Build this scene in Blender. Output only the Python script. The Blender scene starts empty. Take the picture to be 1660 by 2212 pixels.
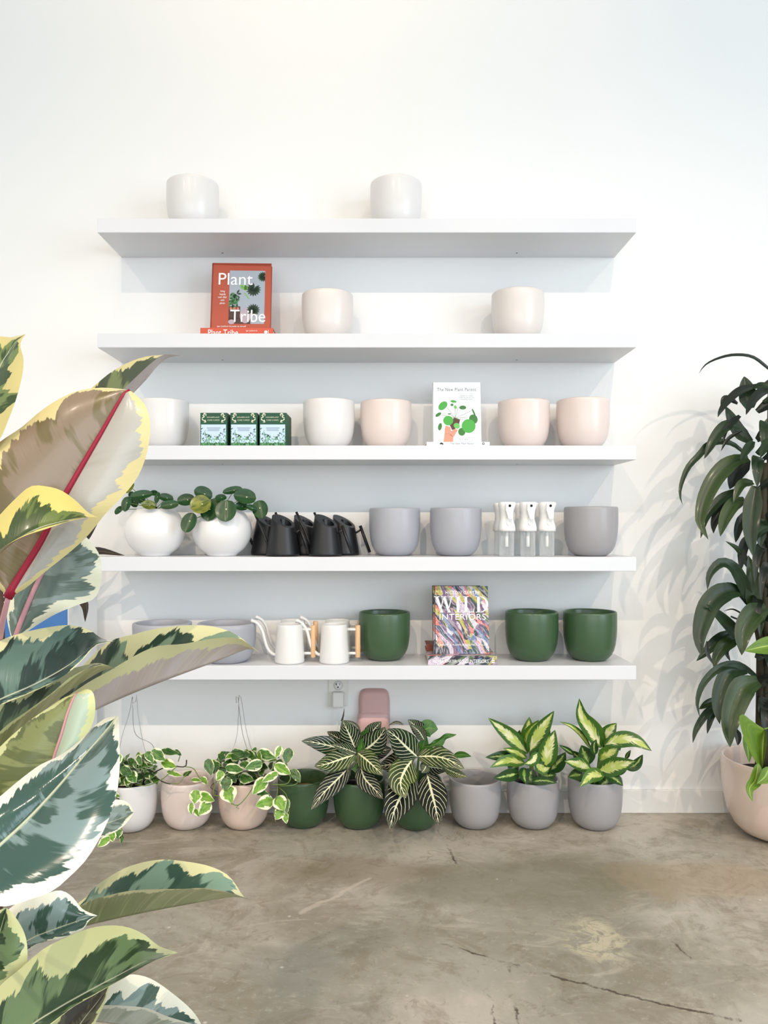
LP_SIDE=180; LP_FRONT=140; LP_SPOT=285; LP_WASH=45; EXPO=-0.14
import bpy, bmesh, math, random
from mathutils import Vector, Matrix
C = bpy.context.scene.collection
F = 1716.0; CX = 822.0; CY = 1137.0; CZ = 1.10; CAMY = -3.06
R = random.Random(7)

def P(px, py, D):
    """a point of the photograph at distance D in front of the camera, in world metres"""
    return Vector(((px - CX) / F * D, CAMY + D, CZ - (py - CY) / F * D))
def XZ(px, D): return (px - CX) / F * D

# ---------------------------------------------------------------- materials
def srgb(r, g, b):
    f = lambda c: (c/255/12.92) if c/255 <= .04045 else ((c/255+.055)/1.055)**2.4
    return (f(r), f(g), f(b), 1)
class NT:
    def __init__(s, name):
        s.m = bpy.data.materials.new(name); s.m.use_nodes = True
        s.t = s.m.node_tree; s.t.nodes.clear()
        s.out = s.n('ShaderNodeOutputMaterial')
        s.b = s.n('ShaderNodeBsdfPrincipled'); s.t.links.new(s.b.outputs[0], s.out.inputs[0])
    def n(s, ty, **kw):
        x = s.t.nodes.new(ty)
        for k, v in kw.items(): setattr(x, k, v)
        return x
    def put(s, sock, v):
        if v is None: return
        if isinstance(v, bpy.types.NodeSocket): s.t.links.new(v, sock)
        else: sock.default_value = v
    def math(s, op, a, b=None, c=None, clamp=False):
        x = s.n('ShaderNodeMath', operation=op); x.use_clamp = clamp
        s.put(x.inputs[0], a); s.put(x.inputs[1], b)
        if c is not None: s.put(x.inputs[2], c)
        return x.outputs[0]
    def mix(s, f, a, b, bt='MIX'):
        x = s.n('ShaderNodeMix', data_type='RGBA', blend_type=bt)
        s.put(x.inputs[0], f); s.put(x.inputs[6], a); s.put(x.inputs[7], b)
        return x.outputs[2]
    def noise(s, vec=None, scale=5, detail=3, rough=.55, dist=0):
        x = s.n('ShaderNodeTexNoise'); s.put(x.inputs['Vector'], vec)
        s.put(x.inputs['Scale'], scale); s.put(x.inputs['Detail'], detail)
        s.put(x.inputs['Roughness'], rough); s.put(x.inputs['Distortion'], dist)
        return x.outputs[0]
    def comb(s, x, y, z):
        c = s.n('ShaderNodeCombineXYZ'); s.put(c.inputs[0], x); s.put(c.inputs[1], y); s.put(c.inputs[2], z)
        return c.outputs[0]
    def step(s, v, a, b):
        x = s.n('ShaderNodeMapRange', interpolation_type='SMOOTHSTEP')
        s.put(x.inputs[0], v); s.put(x.inputs[1], a); s.put(x.inputs[2], b)
        return x.outputs[0]
    def uv(s):
        u = s.n('ShaderNodeUVMap'); u.uv_map = 'UVMap'
        sp = s.n('ShaderNodeSeparateXYZ'); s.t.links.new(u.outputs[0], sp.inputs[0])
        v = s.math('MULTIPLY_ADD', sp.outputs[1], 2.0, -1.0)
        return sp.outputs[0], v, s.math('ABSOLUTE', v)
    def rnd(s): return s.n('ShaderNodeObjectInfo').outputs['Random']
    def back(s): return s.n('ShaderNodeNewGeometry').outputs['Backfacing']
    def bump(s, h, st=.2, dist=.01):
        x = s.n('ShaderNodeBump'); s.put(x.inputs['Height'], h)
        x.inputs['Strength'].default_value = st; x.inputs['Distance'].default_value = dist
        s.t.links.new(x.outputs[0], s.b.inputs['Normal'])
    def fin(s, col=None, rough=.5, spec=.5, coat=0, sss=0):
        s.put(s.b.inputs['Base Color'], col); s.put(s.b.inputs['Roughness'], rough)
        s.put(s.b.inputs['Specular IOR Level'], spec)
        s.b.inputs['Coat Weight'].default_value = coat; s.b.inputs['Coat Roughness'].default_value = .12
        return s.m
_mc = {}
def flatmat(name, col, rough=.5, spec=.5, coat=0, var=.04):
    """a plain material with a faint procedural mottling"""
    if name in _mc: return _mc[name]
    t = NT(name); tc = t.n('ShaderNodeTexCoord').outputs['Object']
    n = t.noise(tc, 9, 3)
    dark = tuple(c*(1-var) for c in col[:3])+(1,); lite = tuple(min(1, c*(1+var)) for c in col[:3])+(1,)
    _mc[name] = t.fin(t.mix(n, dark, lite), rough, spec, coat)
    return _mc[name]

# ---------------------------------------------------------------- objects
def tag(o, label=None, cat=None, group=None, kind=None):
    if label: o['label'] = label
    if cat: o['category'] = cat
    if group: o['group'] = group
    if kind: o['kind'] = kind
    return o
def empty(name, loc, label=None, cat=None, group=None, rz=0):
    o = bpy.data.objects.new(name, None); C.objects.link(o); o.empty_display_size = .05
    o.location = loc; o.rotation_euler = (0, 0, rz); return tag(o, label, cat, group)
def wpos(o):
    v = Vector(o.location)
    return v + (wpos(o.parent) if o.parent else Vector((0, 0, 0)))
def link_mesh(name, me, mat=None, parent=None, loc=(0, 0, 0)):
    o = bpy.data.objects.new(name, me); C.objects.link(o)
    if parent: o.parent = parent
    o.location = loc
    if mat:
        if len(me.materials) == 0: me.materials.append(mat)
    return o
def mesh(name, verts, faces, mat, parent=None, smooth=True, uvs=None, world=True, origin=None):
    """world=True: verts are world coordinates; they are re-expressed about the parent (or the mesh's own origin)"""
    me = bpy.data.meshes.new(name)
    off = Vector((0, 0, 0))
    if world:
        if parent: off = wpos(parent)
        else:
            vs = [Vector(v) for v in verts]
            off = Vector(origin) if origin is not None else Vector((sum(v.x for v in vs)/len(vs), sum(v.y for v in vs)/len(vs), min(v.z for v in vs)))
    me.from_pydata([tuple(Vector(v)-off) for v in verts], [], faces)
    if uvs:
        L = me.uv_layers.new(name='UVMap')
        for lp in me.loops: L.data[lp.index].uv = uvs[lp.vertex_index]
    for p in me.polygons: p.use_smooth = smooth
    me.update()
    return link_mesh(name, me, mat, parent, (0, 0, 0) if parent else off)
class MB:
    """collects shapes into one mesh"""
    def __init__(s): s.v = []; s.f = []; s.sm = []
    def add(s, v, f, sm=True):
        k = len(s.v); s.v += [tuple(x) for x in v]; s.f += [tuple(i+k for i in q) for q in f]; s.sm += [sm]*len(f)
        return s
    def box(s, x0, x1, y0, y1, z0, z1, bev=0, M=None, seg=2):
        bm = bmesh.new(); bmesh.ops.create_cube(bm, size=1)
        for v in bm.verts:
            v.co = Vector(((x0+x1)/2+v.co.x*(x1-x0), (y0+y1)/2+v.co.y*(y1-y0), (z0+z1)/2+v.co.z*(z1-z0)))
        if bev: bmesh.ops.bevel(bm, geom=bm.edges[:], offset=bev, segments=seg, affect='EDGES', profile=.5)
        if M is not None: bm.transform(M)
        bm.verts.index_update()
        s.add([v.co.copy() for v in bm.verts], [[v.index for v in f.verts] for f in bm.faces], False); bm.free(); return s
    def lathe(s, prof, seg=40, c=(0, 0, 0), M=None, cap0=False, cap1=False):
        v = []; f = []; n = len(prof)
        for r, z in prof:
            for i in range(seg):
                a = 2*math.pi*i/seg; v.append(Vector((r*math.cos(a), r*math.sin(a), z)))
        for j in range(n-1):
            for i in range(seg):
                k = (i+1) % seg; f.append((j*seg+i, j*seg+k, (j+1)*seg+k, (j+1)*seg+i))
        if cap0: f.append(tuple(reversed(range(seg))))
        if cap1: f.append(tuple((n-1)*seg+i for i in range(seg)))
        if M is not None: v = [M @ p for p in v]
        return s.add([p+Vector(c) for p in v], f)
    def tube(s, pts, r, seg=8, cap=True):
        """pts 3D, r a number or a list"""
        pts = [Vector(p) for p in pts]; n = len(pts)
        rr = r if isinstance(r, (list, tuple)) else [r]*n
        v = []; f = []; up = None
        for j in range(n):
            t = (pts[min(j+1, n-1)]-pts[max(j-1, 0)]); t = t.normalized() if t.length > 1e-9 else Vector((0, 0, 1))
            if up is None: up = t.orthogonal().normalized()
            up = (up - t*up.dot(t)); up = up.normalized() if up.length > 1e-6 else t.orthogonal().normalized()
            w = t.cross(up)
            for i in range(seg):
                a = 2*math.pi*i/seg; v.append(pts[j]+(up*math.cos(a)+w*math.sin(a))*rr[j])
        for j in range(n-1):
            for i in range(seg):
                k = (i+1) % seg; f.append((j*seg+i, j*seg+k, (j+1)*seg+k, (j+1)*seg+i))
        if cap: f.append(tuple(reversed(range(seg)))); f.append(tuple((n-1)*seg+i for i in range(seg)))
        return s.add(v, f)
    def build(s, name, mat, parent=None, local=False, origin=None):
        me = bpy.data.meshes.new(name); off = Vector((0, 0, 0))
        if not local:
            if parent: off = wpos(parent)
            elif origin is not None: off = Vector(origin)
        me.from_pydata([tuple(Vector(v)-off) for v in s.v], [], s.f)
        for p, k in zip(me.polygons, s.sm): p.use_smooth = k
        me.update()
        return link_mesh(name, me, mat, parent, (0, 0, 0) if (parent or local) else off)
def catmull(pts, n):
    """resample a polyline smoothly to n points, evenly along its length"""
    pts = [Vector(p) for p in pts]
    if len(pts) == 2: return [pts[0].lerp(pts[1], i/(n-1)) for i in range(n)]
    Q = [pts[0]*2-pts[1]] + pts + [pts[-1]*2-pts[-2]]
    d = []
    for i in range(1, len(Q)-2):
        p0, p1, p2, p3 = Q[i-1:i+3]
        for k in range(12):
            t = k/12
            d.append(.5*((2*p1)+(p2-p0)*t+(2*p0-5*p1+4*p2-p3)*t*t+(3*p1-p0-3*p2+p3)*t**3))
    d.append(pts[-1])
    L = [0]
    for a, b in zip(d, d[1:]): L.append(L[-1]+(b-a).length)
    out = []; j = 0
    for i in range(n):
        s = L[-1]*i/(n-1)
        while j < len(L)-2 and L[j+1] < s: j += 1
        q = (s-L[j])/max(1e-9, L[j+1]-L[j]); out.append(d[j].lerp(d[j+1], min(1, max(0, q))))
    return out
def copy_thing(o, loc=None, rz=None):
    c = o.copy(); C.objects.link(c)
    if loc is not None: c.location = loc
    if rz is not None: c.rotation_euler = (0, 0, rz)
    def kids(a, b):
        for ch in [x for x in bpy.data.objects if x.parent == a]:
            k = ch.copy(); C.objects.link(k); k.parent = b; kids(ch, k)
    kids(o, c); return c

# ---------------------------------------------------------------- leaves
def grid(name, rows, mat, parent, uvrow=None):
    n = len(rows); m = len(rows[0]); v = []; uv = []; f = []
    for i, r in enumerate(rows):
        for j, p in enumerate(r):
            v.append(p); uv.append((i/(n-1), j/(m-1)))
    for i in range(n-1):
        for j in range(m-1):
            f.append((i*m+j, i*m+j+1, (i+1)*m+j+1, (i+1)*m+j))
    return mesh(name, v, f, mat, parent, True, uv)
def loft_leaf(name, A, rib, B, mat, parent, n=30, m=9, bulge=.008, wave=.0, seed=0, amt=1.0):
    """leaf blade through three curves, each running from base to tip: far edge, midrib, near edge"""
    a = catmull(A, n); r = catmull(rib, n); b = catmull(B, n); rows = []
    view = Vector((0, 1, 0))
    for i in range(n):
        t = i/(n-1); row = []
        k = math.sin(math.pi*min(1, max(0, t)))**.5
        for j in range(m, 0, -1):
            s = j/m; p = r[i].lerp(a[i], s)
            p = p - view*bulge*math.sin(math.pi*s)*k
            row.append(p)
        row.append(r[i])
        for j in range(1, m+1):
            s = j/m; p = r[i].lerp(b[i], s)
            p = p - view*bulge*math.sin(math.pi*s)*k
            row.append(p)
        if wave:
            for q, j in enumerate(range(-m, m+1)):
                e = abs(j)/m
                row[q] = row[q]+view*wave*e*e*math.sin(t*17+seed+(1 if j > 0 else 2))*k
        rows.append(row)
    return grid(name, rows, mat, parent)
OV = lambda t: (math.sin(math.pi*t**.8))**.75 if 0 < t < 1 else 0
def oval(t): return max(.0, math.sin(math.pi*min(1, t)**.85))**.8 * (1-.25*t)*1.12
def strap(t): return max(.0, min(1, (.45+t*2.2)) * (1-t**3.2)**.9)
def disc(t): return math.sqrt(max(0, 1-(2*t-1)**2))
def heart(t): return (math.sqrt(max(0, 1-(2.6*t-1)**2)) if t < .385 else max(0, math.cos((t-.385)/.615*math.pi/2))**.9)
def strip_leaf(name, spine, w, mat, parent, prof=oval, N=Vector((0, -1, .35)), roll=0, fold=.25, wave=0, n=18, m=4, curl=0, seed=0):
    """leaf blade along a 3D spine; w full width in metres"""
    sp = catmull(spine, n); rows = []
    for i in range(n):
        t = i/(n-1); T = (sp[min(i+1, n-1)]-sp[max(i-1, 0)]).normalized()
        Nn = N - T*N.dot(T); Nn = Nn.normalized() if Nn.length > .05 else T.orthogonal().normalized()
        W = T.cross(Nn).normalized()
        if roll: q = Matrix.Rotation(roll, 3, T); W = q @ W; Nn = q @ Nn
        h = max(prof(t)*w/2, .0004); row = []
        for j in range(-m, m+1):
            s = j/m
            p = sp[i] + W*h*s + Nn*(fold*h*abs(s) - curl*h*s*s)
            if wave: p = p + Nn*wave*h*s*s*math.sin(t*14+seed+(1.3 if s > 0 else 0))
            row.append(p)
        rows.append(row)
    return grid(name, rows, mat, parent)
# ================================================================ materials
M = {}
def ceramic(name, c, rough=.32, coat=.15): M[name] = flatmat(name, srgb(*c), rough, .5, coat, .015)
ceramic('white_ceramic', (228, 226, 224)); ceramic('blush_ceramic', (228, 213, 206)); ceramic('warm_white_ceramic', (226, 219, 214))
ceramic('grey_ceramic', (160, 158, 160), .4); ceramic('green_ceramic', (60, 88, 58), .34); ceramic('rose_ceramic', (226, 204, 190), .16, .5)
ceramic('cool_grey_ceramic', (168, 170, 178), .4); ceramic('globe_ceramic', (240, 239, 238), .22, .3)
M['shelf'] = flatmat('shelf_lacquer', srgb(220, 222, 226), .32, .5, 0, .008)
M['black'] = flatmat('black_metal', srgb(22, 23, 26), .38, .5, 0, .1)
M['white_metal'] = flatmat('white_enamel', srgb(228, 228, 226), .35, .5, .1, .01)
M['dark_hole'] = flatmat('dark_hole', srgb(12, 12, 12), .8)
M['white_plastic'] = flatmat('white_plastic', srgb(240, 240, 238), .4, .5, 0, .01)
M['plate'] = flatmat('plate_plastic', srgb(232, 231, 226), .4, .5, 0, .01)
M['pink_plastic'] = flatmat('pink_plastic', srgb(208, 170, 166), .5, .4, 0, .02)
M['pink_shell'] = flatmat('pink_shell', srgb(222, 182, 178), .45, .4, 0, .02)
M['wire'] = flatmat('steel_wire', srgb(140, 140, 140), .35); M['wire'].node_tree.nodes['Principled BSDF'].inputs['Metallic'].default_value = .8
M['soil'] = flatmat('soil', srgb(38, 28, 20), .95, .2, 0, .4)
M['coir'] = flatmat('coir', srgb(176, 132, 82), .9, .2, 0, .2)
M['blue'] = flatmat('blue_lacquer', srgb(62, 112, 172), .35, .5, .1, .05)
M['red_rib'] = flatmat('red_midrib', srgb(150, 22, 50), .4, .4, 0, .12)
M['pink_rib'] = flatmat('pink_midrib', srgb(205, 150, 155), .45, .4, 0, .08)
M['pale_rib'] = flatmat('pale_midrib', srgb(196, 200, 170), .45, .4, 0, .08)
M['bark'] = flatmat('bark', srgb(96, 72, 58), .8, .3, 0, .3)
M['cane'] = flatmat('cane', srgb(56, 52, 34), .7, .3, 0, .3)
M['green_stem'] = flatmat('green_stem', srgb(104, 128, 62), .5, .4, 0, .15)
M['dark_stem'] = flatmat('dark_stem', srgb(52, 52, 32), .6, .4, 0, .2)
M['paper'] = flatmat('page_paper', srgb(232, 226, 212), .8, .2, 0, .05)
M['white_ink'] = flatmat('white_ink', srgb(248, 248, 248), .5)
M['grey_ink'] = flatmat('grey_ink', srgb(110, 124, 134), .5)
M['dark_ink'] = flatmat('dark_ink', srgb(30, 34, 34), .5)
# beech dowel
t = NT('beech'); g = t.n('ShaderNodeTexCoord').outputs['Object']
mp = t.n('ShaderNodeMapping'); mp.inputs['Scale'].default_value = (60, 60, 4); t.put(mp.inputs[0], g)
M['wood'] = t.fin(t.mix(t.noise(mp.outputs[0], 3, 4), srgb(214, 168, 122), srgb(236, 198, 156)), .5)
# clear plastic
t = NT('clear_plastic')
g = t.n('ShaderNodeTexCoord').outputs['Object']
M['clear'] = t.fin(t.mix(t.noise(g, 20, 2), (.85, .87, .88, 1), (.9, .91, .91, 1)), .06)
tr_ = t.n('ShaderNodeBsdfTransparent'); tr_.inputs[0].default_value = (.96, .97, .97, 1); lw = t.n('ShaderNodeLayerWeight'); lw.inputs[0].default_value = .35
ms = t.n('ShaderNodeMixShader'); t.put(ms.inputs[0], t.math('MULTIPLY_ADD', lw.outputs['Facing'], .75, .10, clamp=True)); t.t.links.new(tr_.outputs[0], ms.inputs[1]); t.t.links.new(t.b.outputs[0], ms.inputs[2]); t.t.links.new(ms.outputs[0], t.out.inputs[0])
# painted wall
t = NT('wall_paint'); g = t.n('ShaderNodeTexCoord').outputs['Object']
n = t.noise(g, 1.3, 2); M['wall'] = t.fin(t.mix(n, srgb(241, 241, 239), srgb(243, 243, 241)), .72, .3)
t.bump(t.noise(g, 220, 2), .03, .002)
M['trim'] = flatmat('trim_paint', srgb(236, 235, 231), .4, .5, 0, .01)
M['ceiling'] = flatmat('ceiling_paint', srgb(225, 222, 216), .9, .2, 0, .01)
# polished concrete
t = NT('polished_concrete'); g = t.n('ShaderNodeTexCoord').outputs['Object']
def vmul(t, v, xyz):
    m = t.n('ShaderNodeVectorMath', operation='MULTIPLY'); t.put(m.inputs[0], v); m.inputs[1].default_value = xyz; return m.outputs[0]
n1 = t.noise(g, 1.6, 8, .66, .5); n2 = t.noise(g, 5.5, 10, .72, .8); n3 = t.noise(g, 38, 6, .75); n4 = t.noise(g, .9, 4, .55, 1.2); n6 = t.noise(vmul(t, g, (1, 2.6, 1)), 3.2, 9, .72, 1.5)
c = t.mix(t.step(n1, .36, .64), srgb(146, 137, 121), srgb(188, 180, 167))
c = t.mix(t.math('MULTIPLY', t.step(n4, .46, .6), .5), c, srgb(150, 148, 134))
c = t.mix(t.math('MULTIPLY', t.step(n2, .5, .62), .5), c, srgb(130, 119, 98))
c = t.mix(t.math('MULTIPLY', t.step(n6, .52, .66), .42), c, srgb(198, 188, 172))
c = t.mix(t.math('MULTIPLY', t.step(n3, .54, .7), .35), c, srgb(206, 198, 184))
n5 = t.noise(g, 15, 10, .78, 1.4)
c = t.mix(t.math('MULTIPLY', t.step(n5, .55, .63), .38), c, srgb(112, 102, 84))
sepx = t.n('ShaderNodeSeparateXYZ'); t.put(sepx.inputs[0], g)
wn = t.n('ShaderNodeTexNoise'); wn.inputs['Scale'].default_value = 9; wn.inputs['Detail'].default_value = 7; wn.inputs['Roughness'].default_value = .7; t.put(wn.inputs[0], g)
wsub = t.n('ShaderNodeVectorMath', operation='MULTIPLY_ADD'); t.put(wsub.inputs[0], wn.outputs['Color']); wsub.inputs[1].default_value = (.06, .06, 0); t.put(wsub.inputs[2], g)
wsep = t.n('ShaderNodeSeparateXYZ'); t.put(wsep.inputs[0], wsub.outputs[0])
def floorpt(px, py): D = F*CZ/(py-CY); return (XZ(px, D)+.03, CAMY+D+.03)
def seg(p, q, w):
    (x0, y0), (x1, y1) = p, q; dx, dy = x1-x0, y1-y0; L2 = dx*dx+dy*dy
    rx = t.math('SUBTRACT', wsep.outputs[0], x0); ry = t.math('SUBTRACT', wsep.outputs[1], y0)
    h = t.math('DIVIDE', t.math('ADD', t.math('MULTIPLY', rx, dx), t.math('MULTIPLY', ry, dy)), L2, clamp=True)
    ex = t.math('SUBTRACT', rx, t.math('MULTIPLY', h, dx)); ey = t.math('SUBTRACT', ry, t.math('MULTIPLY', h, dy))
    d = t.math('SQRT', t.math('ADD', t.math('MULTIPLY', ex, ex), t.math('MULTIPLY', ey, ey)))
    return t.math('SUBTRACT', 1.0, t.step(d, w*.3, w))
def blob(px, py, rx, ry):
    x0, y0 = floorpt(px, py); a = t.math('DIVIDE', t.math('SUBTRACT', wsep.outputs[0], x0), rx); b = t.math('DIVIDE', t.math('SUBTRACT', wsep.outputs[1], y0), ry)
    d = t.math('SQRT', t.math('ADD', t.math('MULTIPLY', a, a), t.math('MULTIPLY', b, b)))
    return t.math('SUBTRACT', 1.0, t.step(t.math('ADD', d, t.math('MULTIPLY_ADD', n2, 1.6, -.8)), .55, 1.1))
c = t.mix(t.math('MULTIPLY', blob(1180, 1905, .55, .22), .55), c, srgb(118, 115, 94))
c = t.mix(t.math('MULTIPLY', blob(760, 1880, .35, .12), .4), c, srgb(122, 104, 80))
c = t.mix(t.math('MULTIPLY', blob(1290, 2035, .10, .12), t.math('MULTIPLY', t.step(n5, .44, .54), .8)), c, srgb(204, 194, 164))
c = t.mix(t.math('MULTIPLY', blob(640, 2090, .16, .12), .35), c, srgb(134, 132, 126))
c = t.mix(t.math('MULTIPLY', blob(1500, 1900, .35, .16), .35), c, srgb(170, 140, 104))
cm = None
for pts, w in (([(945, 1787), (1000, 1892)], .006), ([(960, 2040), (1110, 2085), (1310, 2140), (1600, 2205)], .006), ([(1062, 2100), (1065, 2230)], .004), ([(1096, 2080), (1126, 2230)], .005), ([(1450, 2030), (1492, 2072)], .004)):
    for p, q in zip(pts, pts[1:]):
        s_ = seg(floorpt(*p), floorpt(*q), w); cm = s_ if cm is None else t.math('MAXIMUM', cm, s_)
c = t.mix(t.math('MULTIPLY', cm, t.step(n2, .44, .58)), c, srgb(84, 74, 60))
sc_ = seg(floorpt(650, 1972), floorpt(800, 1898), .012); c = t.mix(t.math('MULTIPLY', sc_, .5), c, srgb(206, 196, 180))
vs_ = t.n('ShaderNodeTexVoronoi'); vs_.inputs['Scale'].default_value = 8; t.put(vs_.inputs['Vector'], g)
c = t.mix(t.math('MULTIPLY', t.math('SUBTRACT', 1.0, t.step(vs_.outputs['Distance'], .02, .05)), .5), c, srgb(226, 220, 212))
M['concrete'] = t.fin(c, t.math('MULTIPLY_ADD', n2, .35, .28), .35)
t.bump(n5, .10, .002)

# ---- leaves
def seeded(t, k=37.0): return t.math('MULTIPLY', t.rnd(), k)
def ficus(name, dark, mid, cream, under, under2, edge=.62, jag=1.0, rough=.3, uedge=.86, split=None):
    t = NT(name); u, v, av = t.uv(); sd = seeded(t)
    s = t.math('MULTIPLY_ADD', av, -.14, u)                       # bands slant from midrib toward the tip
    side = t.math('SIGN', v)
    co = t.comb(t.math('MULTIPLY', s, 7.0), t.math('MULTIPLY', v, .35), t.math('ADD', sd, side))
    n1 = t.noise(co, 1.0, 2, .5); 
    cf = t.comb(t.math('MULTIPLY', s, 48.0), t.math('MULTIPLY', v, 1.6), sd)
    n2 = t.noise(cf, 1.0, 2, .6)
    th = t.math('ADD', t.math('MULTIPLY_ADD', n1, 1.7*jag, edge-.85*jag), t.math('MULTIPLY_ADD', n2, .30, -.15))
    ends = t.step(t.math('ABSOLUTE', t.math('MULTIPLY_ADD', u, 2.0, -1.0)), .72, 1.0)
    th = t.math('SUBTRACT', th, t.math('MULTIPLY', ends, .35))
    mg = t.step(t.math('SUBTRACT', av, th), -.012, .02)            # 1 = cream margin
    co2 = t.comb(t.math('MULTIPLY', s, 5.0), t.math('MULTIPLY', v, .8), t.math('ADD', sd, 9.0))
    m2 = t.step(t.math('ADD', t.noise(co2, 1.3, 2), t.math('MULTIPLY_ADD', n2, .22, -.11)), .50, .56)
    top = t.mix(m2, dark, mid)
    if split: top = t.mix(t.math('MULTIPLY', t.step(v, -.01, .01), t.math('MULTIPLY_ADD', t.step(n1, .55, .75), -.7, 1.0)), top, split)
    top = t.mix(mg, top, cream)
    rib = t.math('SUBTRACT', 1.0, t.step(av, .008, .03))
    top = t.mix(t.math('MULTIPLY', rib, .8), top, srgb(206, 210, 180))
    mu = t.step(t.math('SUBTRACT', av, t.math('ADD', t.math('MULTIPLY_ADD', n1, .8, uedge-.42), t.math('MULTIPLY_ADD', n2, .3, -.15))), -.02, .04)
    vein = t.noise(t.comb(t.math('MULTIPLY', s, 60.0), t.math('MULTIPLY', v, .5), sd), 1.0, 2)
    un = t.mix(t.step(n1, .35, .65), under, under2)
    un = t.mix(t.math('MULTIPLY', t.step(vein, .5, .7), .3), un, cream); un = t.mix(mu, un, cream)
    col = t.mix(t.back(), top, un)
    t.bump(vein, .10, .002)
    return t.fin(col, rough, .5, .15)
CR = srgb(216, 212, 162); CRW = srgb(236, 236, 218)
M['fic'] = ficus('rubber_leaf', srgb(38, 66, 44), srgb(120, 146, 118), CR, srgb(178, 162, 150), srgb(206, 190, 186))
M['fic_olive'] = ficus('rubber_leaf_olive', srgb(52, 72, 30), srgb(110, 128, 70), srgb(204, 190, 124), srgb(128, 116, 88), srgb(150, 142, 132), .66)
M['fic_foldolive'] = ficus('rubber_leaf_folded_olive', srgb(56, 66, 36), srgb(110, 122, 72), srgb(204, 194, 140), srgb(176, 162, 160), srgb(190, 178, 178), .98, 1.0, .32, 1.1)
M['fic_yellow'] = ficus('rubber_leaf_yellow', srgb(56, 74, 30), srgb(100, 116, 56), srgb(212, 196, 112), srgb(128, 116, 88), srgb(150, 142, 132), .5)
M['fic_under'] = ficus('rubber_leaf_under', srgb(112, 98, 62), srgb(138, 120, 98), srgb(216, 200, 142), srgb(128, 116, 88), srgb(150, 142, 132), .84, .4, split=srgb(178, 174, 164))
M['fic_fold'] = ficus('rubber_leaf_folded', srgb(38, 62, 46), srgb(126, 148, 122), CR, srgb(184, 168, 160), srgb(200, 188, 184), .80, .8, .32, .66)
M['fic_foldgreen'] = ficus('rubber_leaf_folded_green', srgb(52, 82, 66), srgb(126, 154, 132), CR, srgb(134, 142, 98), srgb(158, 164, 116), .86, .8, .32, .95)
M['fic_dark'] = ficus('rubber_leaf_dark', srgb(26, 52, 44), srgb(88, 116, 104), CR, srgb(134, 142, 98), srgb(158, 164, 116), .86, .7, .25)
M['fic_blue'] = ficus('rubber_leaf_cool', srgb(60, 88, 78), srgb(130, 152, 150), CRW, srgb(160, 170, 150), srgb(200, 205, 190), .72, .8, .16)
M['fic_grey'] = ficus('rubber_leaf_grey', srgb(104, 122, 110), srgb(142, 158, 150), srgb(248, 244, 214), srgb(150, 160, 148), srgb(170, 178, 168), .68, .7)
M['fic_mint'] = ficus('rubber_leaf_mint', srgb(92, 100, 50), srgb(128, 134, 80), srgb(204, 206, 146), srgb(108, 112, 66), srgb(140, 142, 96), .86, .5, .38, split=srgb(178, 194, 170))
M['fic_green'] = ficus('rubber_leaf_green', srgb(34, 62, 24), srgb(104, 128, 84), srgb(206, 208, 150), srgb(120, 124, 72), srgb(158, 158, 110), .78)
M['fic_darkunder'] = ficus('rubber_leaf_darkunder', srgb(56, 52, 42), srgb(84, 80, 60), srgb(196, 196, 140), srgb(60, 54, 44), srgb(80, 76, 56), .8, .4)

def zebra(name, g1, g2, vein, N=8.5, lw=.105):
    t = NT(name); u, v, av = t.uv(); sd = seeded(t)
    wob = t.noise(t.comb(t.math('MULTIPLY', u, 6.0), t.math('MULTIPLY', v, 3.0), sd), 1.0, 2)
    s = t.math('MULTIPLY', t.math('SUBTRACT', t.math('MULTIPLY_ADD', wob, .05, u), t.math('MULTIPLY', t.math('POWER', av, 1.25), .36)), N)
    fr = t.math('ABSOLUTE', t.math('SUBTRACT', t.math('FRACT', s), .5))
    lwv = t.math('MULTIPLY_ADD', av, -.03, lw)
    ln = t.math('SUBTRACT', 1.0, t.step(fr, t.math('MULTIPLY', lwv, .45), lwv))
    ln = t.math('MULTIPLY', ln, t.math('SUBTRACT', 1.0, t.step(av, .88, .97)))
    rib = t.math('SUBTRACT', 1.0, t.step(av, t.math('MULTIPLY_ADD', u, -.05, .07), t.math('MULTIPLY_ADD', u, -.07, .13)))
    base = t.mix(t.step(t.noise(t.comb(t.math('MULTIPLY', u, 3.0), v, sd), 1.0, 2), .4, .65), g1, g2)
    col = t.mix(t.math('MAXIMUM', ln, rib), base, vein)
    t.bump(t.math('MAXIMUM', ln, rib), .25, .002)
    return t.fin(col, .4, .4, .03)
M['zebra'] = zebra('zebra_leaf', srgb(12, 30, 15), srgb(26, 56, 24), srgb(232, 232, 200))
M['zebra_lit'] = zebra('zebra_leaf_lit', srgb(34, 52, 18), srgb(66, 82, 28), srgb(238, 236, 190))  # lit copy of the zebra leaf, brighter light painted into its greens
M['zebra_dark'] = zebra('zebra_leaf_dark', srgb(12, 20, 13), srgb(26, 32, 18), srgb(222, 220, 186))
M['plain_green'] = zebra('plain_green_leaf', srgb(46, 92, 30), srgb(64, 112, 38), srgb(96, 140, 60), 7, .06)

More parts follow.
